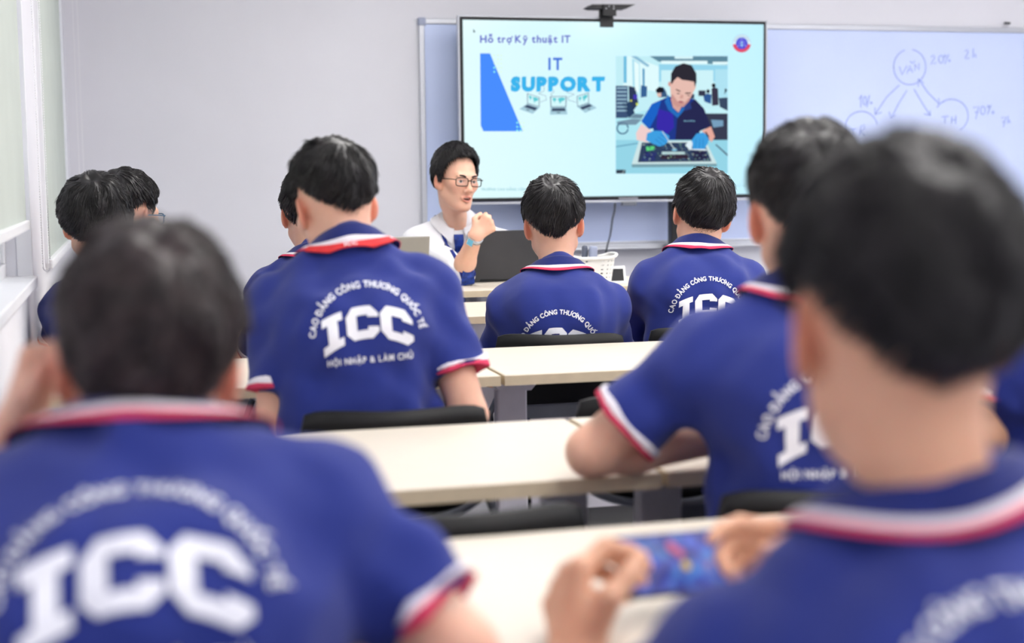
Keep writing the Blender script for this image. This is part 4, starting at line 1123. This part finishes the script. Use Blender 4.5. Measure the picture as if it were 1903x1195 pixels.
# ------------------------------------------------------------------ desks
def make_desk(w, d, h, name='desk'):
    r = empty(name); t = .026
    f = MB(); f.box((0, 0, h-t+.003), (w, d, h), .0015); f.build('tabletop', M['desk'], r)
    f = MB(); e = .002
    f.box((-e, -e, h-t), (w+e, .0, h-.0012)); f.box((-e, d, h-t), (w+e, d+e, h-.0012)); f.box((-e, 0, h-t), (0, d, h-.0012)); f.box((w, 0, h-t), (w+e, d, h-.0012))
    f.build('edge_band', M['edge'], r)
    f = MB(); f.box((.01, .01, h-t), (w-.01, d-.01, h-t+.0035)); f.build('underside_panel', M['steel'], r)
    for x in (.085, w-.085):
        f = MB(); f.box((x-.042, d*.5-.02, .06), (x+.042, d*.5+.02, h-.075), .006); f.build('leg', M['steel'], r)
        f = MB(); f.box((x-.035, .04, .02), (x+.035, d-.04, .06), .008); ft = f.build('foot', M['steel_d'], r)
        for yy in (.09, d-.09):
            c = MB(); c.tube([(x-.013, yy, .025), (x+.013, yy, .025)], .025, 12); c.build('caster', M['black'], ft)
        f = MB(); f.prism([(x-.06, h-t), (x+.06, h-t), (x+.06, h-.055), (x+.042, h-.075), (x-.042, h-.075), (x-.06, h-.055)], d*.5-.06, d*.5+.06); f.build('bracket', M['steel'], r)
        s_ = 1 if x < w/2 else -1
        f = MB(); f.tube([(x+s_*.05, d*.5-.03, h-.05), (x+s_*.085, d*.5-.03, h-.05)], .008, 8); f.build('hinge_pin', M['alu'], r)
    f = MB(); f.box((.12, d*.5-.012, h-.16), (w-.12, d*.5+.012, h-.125), .004); f.build('crossbar', M['steel_d'], r)
    f = MB(); f.box((.14, d*.5-.006, .28), (w-.14, d*.5+.006, h-.16), .003); f.build('modesty_panel', M['steel'], r)
    return r
D0 = make_desk(1.145, .565, .74)
_first = True
def put_desk(x, y, label):
    global _first
    r = D0 if _first else copy_tree(D0)
    _first = False
    r.location = (x, y, 0); tag(r, label, 'desk', 'birch topped flip desks in rows')
ROWS = (('first', 4.945, .87), ('second', 3.465, .873), ('third', 2.245, .842), ('nearest', 1.355, .85))
for nm, y, gx in ROWS:
    put_desk(gx-.006-1.145, y, 'birch topped desk of the %s row, beside the windows' % nm)
    put_desk(gx+.008, y, 'birch topped desk of the %s row, second from the windows' % nm)
    if nm != 'nearest': put_desk(gx+.022+1.145, y, 'birch topped desk of the %s row, third from the windows' % nm)
td = make_desk(1.62, .53, .775, 'teacher_desk'); td.location = (.78, 5.62, 0)
tag(td, 'birch topped desk in front of the television where the man in white sits', 'desk')

# ------------------------------------------------------------------ chairs
def make_chair():
    r = empty('chair')
    n, m = 21, 9; P3 = np.zeros((n, m, 3)); W, z0, z1 = .205, .548, .765
    for i in range(n):
        u = -1+2*i/(n-1)
        for j in range(m):
            v = -1+2*j/(m-1)
            k = (1-abs(u)**5)**(1/5)
            zc = (z0+z1)/2+v*(z1-z0)/2*(k if v > 0 else (1-abs(u)**2.6)**(1/2.6)) + (.012*u*u if v > 0 else .0)
            P3[i, j] = (u*W, -.195+.055*u*u+.012*(1-v)*0, zc)
    nrm = np.zeros_like(P3); nrm[..., 1] = 1
    A = P3+nrm*.009; B = P3-nrm*.009
    V = np.concatenate([A.reshape(-1, 3), B.reshape(-1, 3)]); Q = []; o = n*m
    for i in range(n-1):
        for j in range(m-1):
            a = i*m+j; Q.append((a, a+m, a+m+1, a+1)); Q.append((o+a, o+a+1, o+a+m+1, o+a+m))
    rim = [i*m for i in range(n)]+[(n-1)*m+j for j in range(1, m)]+[i*m+m-1 for i in range(n-2, -1, -1)]+[j for j in range(m-2, 0, -1)]
    for a, b in zip(rim, rim[1:]+rim[:1]): Q.append((a, o+a, o+b, b))
    link('backrest', np_mesh('backrest', V, Q), M['chair'], r)
    f = MB(); low = [tuple(P3[i, 0]+A3(0, -.014, -.008)) for i in range(1, n-1)]
    f.tube([(-.205, -.04, .45), (-.212, -.12, .52)]+low+[(.212, -.12, .52), (.205, -.04, .45)], .0095, 8); f.build('back_frame', M['tube'], r, True)
    f = MB(); f.box((-.215, -.17, .405), (.215, .235, .438), .014); f.build('seat', M['chair'], r, True)
    for sx in (-1, 1):
        for y0, y1 in ((.19, .225), (-.13, -.20)):
            f = MB(); f.tube([(sx*.19, y0, .41), (sx*.215, y1, .0)], .0105, 8); lg = f.build('leg', M['tube'], r, True)
            c = MB(); c.tube([(sx*.2145, y1, .0), (sx*.2125, y1, .03)], .014, 8); c.build('rubber_foot', M['black'], lg)
    f = MB(); f.tube([(-.2, -.14, .36), (.2, -.14, .36)], .008, 8); f.build('stretcher', M['tube'], r, True)
    return r
CH0 = make_chair(); _cf = True
def put_chair(x, y, theta, label):
    global _cf
    r = CH0 if _cf else copy_tree(CH0)
    _cf = False
    r.location = (x, y, 0); r.rotation_euler = (0, 0, -math.radians(theta)); tag(r, label, 'chair', 'black classroom chairs')
def seat_for(I, label, back=.0):
    o = I['root']; th = -o.rotation_euler.z; l = o.location
    put_chair(l.x-math.sin(th)*back, l.y-math.cos(th)*back, math.degrees(th), label)

# ------------------------------------------------------------------ people
def W(*p): return at_d(*p)
LS = {}
HLA = (HL0[0], [33, 31, 20, 4, -10, -10, 9, 9, -2, -24, -40, -46])
LS['F'] = person('student with ears showing seated directly in front of the dark laptop, back to us', (1037, 503, 4.46), 15, (1029, 420, 4.52), 14, pitch=6, roll=-3, lean=.05, S=1.03, rho=-1, hair=dict(hl=HLF, n=3200, top=.028, side=.014, back=.024), seed=3, print_dn=.095, slv=.86)
LS['G'] = person('student with head tilted right seated below the screen picture, back to us', (1295, 462, 4.62), 10, (1304, 402, 4.66), 13, pitch=8, roll=10, lean=.06, S=1.03, hair=dict(hl=HL0, n=3400, top=.027, side=.015, back=.022, length=.055), seed=8, ctilt=.03, print_dn=.07, slv=.88)
LS['D'] = person('student with a red lanyard and bowed head seated in the second row, back to us', (652, 462, 3.14), 5, (622, 388, 3.20), -14, pitch=20, roll=-4, lean=.07, rho=4, S=1.04, sw=.155, hair=dict(hl=HLF, n=3800, top=.024, side=.010, back=.016), seed=5, ctilt=.028, print_dn=.05, print_side=.012, slv=.68, lanyard='lan_r', skin=SKIN, elbows=(W(512, 805, 3.08), W(872, 772, 3.12)), wrists=(W(560, 850, 3.32), W(800, 830, 3.36)))
LS['H'] = person('student leaning his left elbow on the third row desk, half hidden behind the nearest head', (1508, 535, 2.30), 13, (1502, 408, 2.33), 22, pitch=10, lean=.02, S=1.05, sw=.16, rho=2, elbows=(at_z(1100, 840, .79), None), wrists=(at_z(1345, 812, .79), None), hair=dict(hl=HLF, n=3800, top=.026, side=.012, back=.018), seed=11, print_dn=.075, slv=.72, refine_arms=(0,))
LS['A'] = person('student with dark hair painted as lit brown in the left foreground resting his cheek on his hand', (252, 852, 1.37), 1, (277, 690, 1.44), 3, pitch=10, roll=4, lean=.19, S=.99, sw=.17, drop=.02, ctilt=.045, rho=1, elbows=(W(-150, 1060, 1.48), W(850, 1215, 1.37)), wrists=(W(25, 820, 1.46), W(540, 1215, 1.55)),
    hands=(dict(f=A3(.35, .25, .9), pn=A3(.8, -.3, -.2), curl=(55, 60, 65, 70)), None), hair=dict(hl=HLA, n=4200, top=.028, side=.012, back=.022, length=.052, wid=.0012, messy=.5), hmat='hair_lit', seed=21, print_dn=.022, slv=.80, refine_arms=(0, 1), hres=.005)
LS['B'] = person('student in the right foreground playing on a phone held in both hands', (1732, 930, 1.13), 5, (1668, 614, 1.13), 8, pitch=4, roll=0, lean=.09, S=.985, sw=.168, rho=9, drop=.058, elbows=(A3(.335, 1.20, .70), A3(.90, 1.20, .74)), wrists=(W(1068, 1238, 1.50), W(1560, 1072, 1.62)),
    hands=(dict(hs=1.12, f=A3(.1, .62, .78), pn=A3(1, .15, -.1), curl=((48, 50, 30), (52, 55, 35), (55, 58, 35), (58, 58, 35)), thumb=(.75, .1, .7)), dict(f=A3(-.75, .55, .34), pn=A3(-.6, -.6, -.45), curl=((20, 35, 25), (35, 55, 40), (45, 60, 45), (50, 60, 45)), thumb=(.5, .2, .9))),
    hair=dict(hl=HLF, n=4200, top=.03, side=.015, back=.022, length=.05, wid=.0012), seed=31, print_dn=.03, print_side=-.02, skin=SKIN2, slv=.78, refine_arms=(0, 1), hres=.005)
LS['C1'] = person('student with thick tousled hair by the window, seen past the head with lit brown hair', (216, 500, 4.20), 4, (178, 420, 4.24), 6, pitch=8, lean=.05, S=1.0, elbows=(W(118, 645, 4.3), None), hair=dict(hl=HL0, n=3600, top=.032, side=.026, back=.026, length=.06, messy=.5, hang=20.), seed=41, slv=.8)
LS['C2'] = person('student with blue framed glasses peeking from behind the tousled head by the window', (240, 490, 4.62), 10, (238, 404, 4.66), 42, pitch=6, lean=.06, S=1.03, elbows=(None, W(436, 672, 4.72)), wrists=(None, W(420, 585, 4.85)), hair=dict(hl=HLF, n=2000, top=.028, side=.014), seed=47, glasses=(60, 120, 160), slv=.7)
LS['E'] = person('student mostly hidden behind the boy with the red lanyard, left shoulder showing', (588, 476, 4.50), 10, (578, 400, 4.56), 4, pitch=8, lean=.05, S=1.03, hair=dict(hl=HL0, n=1800), seed=53, slv=.85)
LS['I'] = person('student at the right picture edge, bent elbow on the third row desk', (2012, 520, 2.50), 10, (2030, 400, 2.52), 5, pitch=8, lean=.02, S=1.03, elbows=(at_z(1835, 806, .79), None), wrists=(W(1900, 640, 2.62), None), hands=(dict(f=A3(.4, .1, .9), pn=A3(.6, -.6, .0), curl=(40, 45, 50, 55)), None), hair=dict(n=1400), seed=61, skin=SKIN2, refine_arms=(0,))
T = person('man in a white shirt, tie and glasses speaking at the front desk with raised fist', (850, 408, 6.38), 186, (847, 337, 6.26), 160, pitch=4, roll=-3, lean=.13, S=1.06, sw=.158, rho=2,
    elbows=(W(1005, 452, 6.52), W(857, 508, 6.08)), wrists=(W(985, 500, 6.42), W(884, 438, 5.94)), hands=(None, dict(hs=.9, f=A3(.62, -.1, .6), pn=A3(.15, .95, .1), curl=((72, 80, 45), (74, 82, 45), (76, 84, 45), (78, 84, 45)), thumb=(.6, -.1, .9))),
    shirt='dress', slv=(.9, .06), face=True, hres=.003, hair=dict(hl=([0, 30, 50, 63, 72, 83, 90, 104, 115, 130, 155, 180], [42, 40, 30, 10, -16, -24, 2, 2, -16, -32, -42, -45]), n=4200, top=.034, side=.012, back=.015, whorl=(.35, -.55, .75), length=.055), seed=71, glasses=(16, 16, 18), lanyard='lan_b', refine_arms=(1,), fold=.005)
# face of the speaking man
TH = T['TH']; S_ = T['S']
for s_ in (-1, 1):
    def sph(c, r, n=14):
        u = np.linspace(0, 2*math.pi, n, endpoint=False); v = np.linspace(0, math.pi, n//2+1)
        Pp = np.array([[A3(math.sin(b)*math.cos(a), math.sin(b)*math.sin(a), math.cos(b))*r+c for b in v] for a in u]); return grid_mesh(Pp, True)
    c = A3(s_*EYE[0], EYE[1]-.001, EYE[2]-.001); V, Q = sph(c, .0128); e = link('eye', np_mesh('eye', TH(V), Q), M['eye'], T['root'])
    V, Q = sph(c+A3(.0012, .0086, .0006), .0064); link('iris', np_mesh('iris', TH(V), Q), M['iris'], e)
    mbw = MB(); pts = [(s_*.014, .0955, .0235), (s_*.026, .0955, .0275), (s_*.038, .0905, .0285), (s_*.049, .081, .0235)]
    mbw.tube([tuple(TH(A3(*p))) for p in pts], [.003*S_, .0042*S_, .0036*S_, .0013*S_], 6); mbw.build('eyebrow', M['hair'], T['root'], True)
V, Q = grid_mesh(np.array([[(x, .0905-x*x*9, z) for z in (-.0605, -.0635)] for x in np.linspace(-.013, .013, 8)]), False); link('teeth', np_mesh('teeth', TH(V), Q), M['teeth'], T['root'])
# tie
zt = T['N'][2]-.035; pts, nr, wd = [], [], []
for q in np.linspace(0, 1, 14):
    p_, n_ = surf(T, T['N'][0]+.004, zt-.30*q, True, .006)
    if p_ is None: continue
    pts.append(p_); nr.append(n_); wd.append(.042 if q < .12 else .03+.045*q)
V, Q = ribbon(pts, nr, wd, .006); link('necktie', np_mesh('necktie', V, Q, False), M['tie'], T['root'])
# watch on the right wrist
d = _n(T['WR'][1]-T['EL'][1]); c = T['WR'][1]-d*.012
a_ = _n(np.cross(d, A3(0, 0, 1))); b_ = np.cross(d, a_)
mw = MB(); ring = [c+(a_*math.cos(q)+b_*math.sin(q))*.034 for q in np.linspace(0, 2*math.pi, 24, endpoint=False)]
V, Q = grid_mesh(np.array([[p_+d*h_+(p_-c)*g_ for h_, g_ in ((-.009, -.1), (-.009, .05), (.009, .05), (.009, -.1), (-.009, -.1))] for p_ in ring]), True)
wo = link('wristwatch', np_mesh('wristwatch', V, Q), M['watch'], T['root'])
vd = _n(T['L'](CAM)-c); vd = _n(vd-d*(vd@d)+a_*.35*np.sign(a_[0]+1e-6)); s2 = np.cross(d, vd); cc = c+vd*.034
V = [cc+d*a*.017+s2*b*.0145+vd*h for h in (0, .008) for a, b in ((-1, -1), (1, -1), (1, 1), (-1, 1))]
link('watch_case', np_mesh('watch_case', np.array(V), [(0, 3, 2, 1), (4, 5, 6, 7), (0, 1, 5, 4), (1, 2, 6, 5), (2, 3, 7, 6), (3, 0, 4, 7)], False), M['watch'], wo)
V = [cc+d*a*.0145+s2*b*.012+vd*.0086 for a, b in ((-1, -1), (1, -1), (1, 1), (-1, 1))]
link('watch_face', np_mesh('watch_face', np.array(V), [(0, 1, 2, 3)], False), M['cyan'], wo)

seat_for(LS['F'], 'black chair under the student in front of the dark laptop', -.025); seat_for(LS['G'], 'black chair under the student with the tilted head'); o_ = LS['D']['root'].location; put_chair(o_.x+.065, o_.y-.005, 3, 'black chair under the student with the red lanyard')
o_ = LS['H']['root'].location; put_chair(o_.x, o_.y+.035, 4, 'black chair under the student leaning on the third row desk'); seat_for(LS['A'], 'black chair under the student with lit brown hair'); seat_for(LS['B'], 'black chair under the student playing on the phone')
seat_for(LS['C1'], 'black chair under the student with tousled hair by the window'); seat_for(LS['C2'], 'black chair under the student with blue framed glasses'); seat_for(LS['E'], 'black chair under the student hidden behind the red lanyard')
seat_for(LS['I'], 'black chair under the student at the right edge'); seat_for(T, 'black chair under the man in the white shirt')
c = at_z(950, 975, .76); put_chair(c[0]-.05, 2.14, 2, 'empty black chair tucked between the third row and nearest desks')
c = at_z(1130, 738, .76); put_chair(c[0]+.12, 3.05, 2, 'empty black chair pushed under the second row desk behind the leaning elbow')

# ------------------------------------------------------------------ things on the desks
def laptop(loc, rz, w, d, h, open_deg, shell, label):
    r = empty('laptop', loc, rz)                      # hinge along x at origin, base towards +y (its user)
    f = MB(); f.box((-w/2, 0, 0), (w/2, d, .012), .003); b = f.build('base', shell, r)
    f = MB(); f.box((-w/2+.02, .03, .0121), (w/2-.02, d*.55, .0135), .0005); f.build('keyboard', M['key'], b)
    f = MB(); f.box((-w*.16, d*.62, .0121), (w*.16, d*.94, .0128)); f.build('touchpad', M['lap_g'], b)
    a = math.radians(open_deg-90); Rx = Matrix.Rotation(a, 3, 'X')
    f = MB(); f.box((-w/2, -.004, .008), (w/2, .004, h), .003, Rx, Vector((0, 0, .01))); lid = f.build('lid', shell, r)
    f = MB(); f.box((-w/2+.008, .0042, .025), (w/2-.008, .0046, h-.008), 0, Rx, Vector((0, 0, .01))); f.build('display', M['black'], lid)
    f = MB(); f.tube([(-w*.38, 0, .01), (w*.38, 0, .01)], .006, 8); f.build('hinge', M['black'], r, True)
    return tag(r, label, 'laptop', 'laptops on the front desk')
p0 = at_z(877, 526, .775); laptop((p0[0]+.165, p0[1]+.02, .776), math.radians(4), .335, .235, .228, 104, M['lap_d'], 'dark graphite laptop open on the front desk, its lid towards us')
p1 = W(795, 452, 6.0); laptop((p1[0]-.16, p1[1]+.02, .776), math.radians(3), .325, .225, .215, 104, M['lap_g'], 'silver grey laptop open on the front desk behind the red lanyard student')
# basket
def basket():
    r = empty('storage_basket', (*W(1097, 500, 6.03)[:2], .776)); n = 40; h = .118; r0, r1 = (.082, .052), (.098, .066)
    V, Q = [], []; rows = 22; cols = 72
    def pt(q, t, off=0.):
        e = .5; cx, cz = math.cos(q), math.sin(q)
        a = r0[0]+(r1[0]-r0[0])*t+off; b = r0[1]+(r1[1]-r0[1])*t+off
        return A3(a*abs(cx)**e*np.sign(cx), b*abs(cz)**e*np.sign(cz), h*t)
    for off in (0., -.0025):
        for i in range(cols):
            for j in range(rows): V.append(pt(2*math.pi*i/cols, j/(rows-1), off))
    o = cols*rows
    hole = lambda i, j: (i % 3 == 1) and (j in (5, 8, 11, 14, 17))
    for i in range(cols):
        for j in range(rows-1):
            a = i*rows+j; b = ((i+1) % cols)*rows+j
            if hole(i, j):
                for x, y in ((a, b), (b, b+1), (b+1, a+1), (a+1, a)): Q.append((x, y, o+y, o+x))
                continue
            Q.append((a, b, b+1, a+1)); Q.append((o+a, o+a+1, o+b+1, o+b))
    link('basket_wall', np_mesh('basket_wall', np.array(V), Q, False), M['basket'], r)
    f = MB(); f.tube([tuple(pt(2*math.pi*i/48, 1., .006)+A3(0, 0, .008*math.cos(4*math.pi*i/48))) for i in range(48)], .0065, 8, closed=True); f.build('basket_rim', M['basket'], r, True)
    f = MB(); f.prism([(0, 0)]*0 or [(pt(2*math.pi*i/24, 0)[0], pt(2*math.pi*i/24, 0)[1]) for i in range(24)], 0, .003)
    f.bm.transform(Matrix.Rotation(math.radians(90), 4, 'X')); f.build('basket_floor', M['basket'], r)
    return tag(r, 'white perforated plastic basket on the front desk', 'basket')
bk = basket()
bc = bk.location
f = MB(); f.box((-.03, -.006, 0), (.03, .006, .155), .008); o = f.build('board_eraser', M['grey'], None); o.location = (bc.x-.028, bc.y-.005, bc.z+.006); o.rotation_euler = (0, .06, .95); tag(o, 'dark slate grey slab standing in the white basket', 'eraser')
f = MB(); f.box((-.03, -.008, 0), (.03, .008, .152), .007); o = f.build('plastic_case', M['lgrey'], None); o.location = (bc.x+.012, bc.y+.012, bc.z+.006); o.rotation_euler = (0, .08, .8); tag(o, 'pale blue grey case leaning in the white basket', 'case')
# white framed card, papers
pc = W(1147, 530, 6.05); r = empty('desk_card', (pc[0]-.02, pc[1], .776)); f = MB(); f.box((-.06, -.002, 0), (.06, .002, .075), .001, Matrix.Rotation(-.25, 3, 'X'), Vector((0, 0, 0))); f.build('card_frame', M['white'], r); f = MB(); f.box((-.05, -.0032, .012), (.05, -.0022, .063), 0, Matrix.Rotation(-.25, 3, 'X'), Vector((0, 0, 0))); f.build('card_insert', M['black'], r); tag(r, 'small white framed card standing at the right end of the front desk', 'card')
pp = at_z(1163, 566, .741); r = empty('notebook', (pp[0]+.02, pp[1]+.08, .7405), .15); f = MB(); f.box((-.11, -.15, 0), (.11, .15, .008), .002); f.build('pages', M['paper'], r); f = MB(); f.box((-.111, -.151, .008), (.111, .151, .0095), .0005); f.build('cover', M['paper'], r); f = MB(); f.box((-.09, -.14, .0096), (.1, -.09, .0099)); f.build('cover_stripe', M['cyan'], r); tag(r, 'white notebook with a cyan stripe on the first row desk between the two front students', 'notebook')
pe = at_z(886, 600, .745); r = empty('earphone_case', (pe[0], 4.99, .741)); f = MB(); f.tube([(-.012, 0, .011), (.022, 0, .011)], .011, 12); f.build('case_shell', M['white'], r, True); f = MB(); f.tube([(.0225, 0, .011), (.026, 0, .011)], .008, 12); f.build('case_lid', M['black'], r, True); tag(r, 'tiny white and black case at the edge of the first row desk', 'case')
# phone in the hands
a, b, c = A3(.484, 1.493, .837), A3(.640, 1.545, .824), A3(.517, 1.458, .782)
ex_ = _n(b-a); ey_ = _n((a-c)-ex_*((a-c)@ex_)); ez_ = np.cross(ex_, ey_); ctr = (b+c)/2
ph = empty('phone'); ph.matrix_world = Matrix(((ex_[0], ey_[0], ez_[0], ctr[0]), (ex_[1], ey_[1], ez_[1], ctr[1]), (ex_[2], ey_[2], ez_[2], ctr[2]), (0, 0, 0, 1)))
f = MB(); f.box((-.082, -.038, -.0085), (.082, .038, 0), .0035); f.build('phone_body', M['black'], ph)
def game_mat():
    m, nt, b_ = _new('game_screen'); tc = nt.nodes.new('ShaderNodeTexCoord')
    n1 = nt.nodes.new('ShaderNodeTexVoronoi'); n1.inputs['Scale'].default_value = 55; n1.feature = 'SMOOTH_F1'; nt.links.new(tc.outputs['Object'], n1.inputs['Vector'])
    n2 = nt.nodes.new('ShaderNodeTexNoise'); n2.inputs['Scale'].default_value = 34; n2.inputs['Detail'].default_value = 3; nt.links.new(tc.outputs['Object'], n2.inputs['Vector'])
    r = nt.nodes.new('ShaderNodeValToRGB'); e = r.color_ramp.elements; e[0].position = .25; e[0].color = (*lin((34, 32, 78)), 1); e[1].position = .75; e[1].color = (*lin((200, 140, 190)), 1)
    for p_, c_ in ((.42, (56, 58, 160)), (.52, (70, 100, 225)), (.6, (84, 150, 240)), (.67, (96, 84, 170))): q = e.new(p_); q.color = (*lin(c_), 1)
    nt.links.new(n2.outputs['Fac'], r.inputs[0]); mx = nt.nodes.new('ShaderNodeMix'); mx.data_type = 'RGBA'; mx.blend_type = 'MULTIPLY'; mx.inputs[0].default_value = .35
    nt.links.new(r.outputs[0], mx.inputs[6]); nt.links.new(n1.outputs['Color'], mx.inputs[7])
    b_.inputs['Base Color'].default_value = (.01, .01, .01, 1); b_.inputs['Roughness'].default_value = .3; b_.inputs['Specular IOR Level'].default_value = .2; nt.links.new(mx.outputs[2], b_.inputs['Emission Color']); b_.inputs['Emission Strength'].default_value = .8
    return m
f = MB(); f.box((-.078, -.0345, 0), (.078, .0345, .0006)); sc2 = f.build('phone_screen', game_mat(), ph)
f = MB(); f.tube([(.01, -.006, .0007), (.01, -.006, .0011)], .006, 12); f.build('game_badge', emis((226, 190, 70)), sc2)
f = MB(); f.tube([(.0, .018, .0007), (.0, .018, .0011)], .007, 12); f.tube([(.008, .01, .0007), (.008, .01, .0011)], .006, 12); f.build('game_figure', emis((214, 120, 150)), sc2)
tag(ph, 'phone held sideways showing a colourful game in the right foreground', 'phone')
bpy.context.view_layer.update()
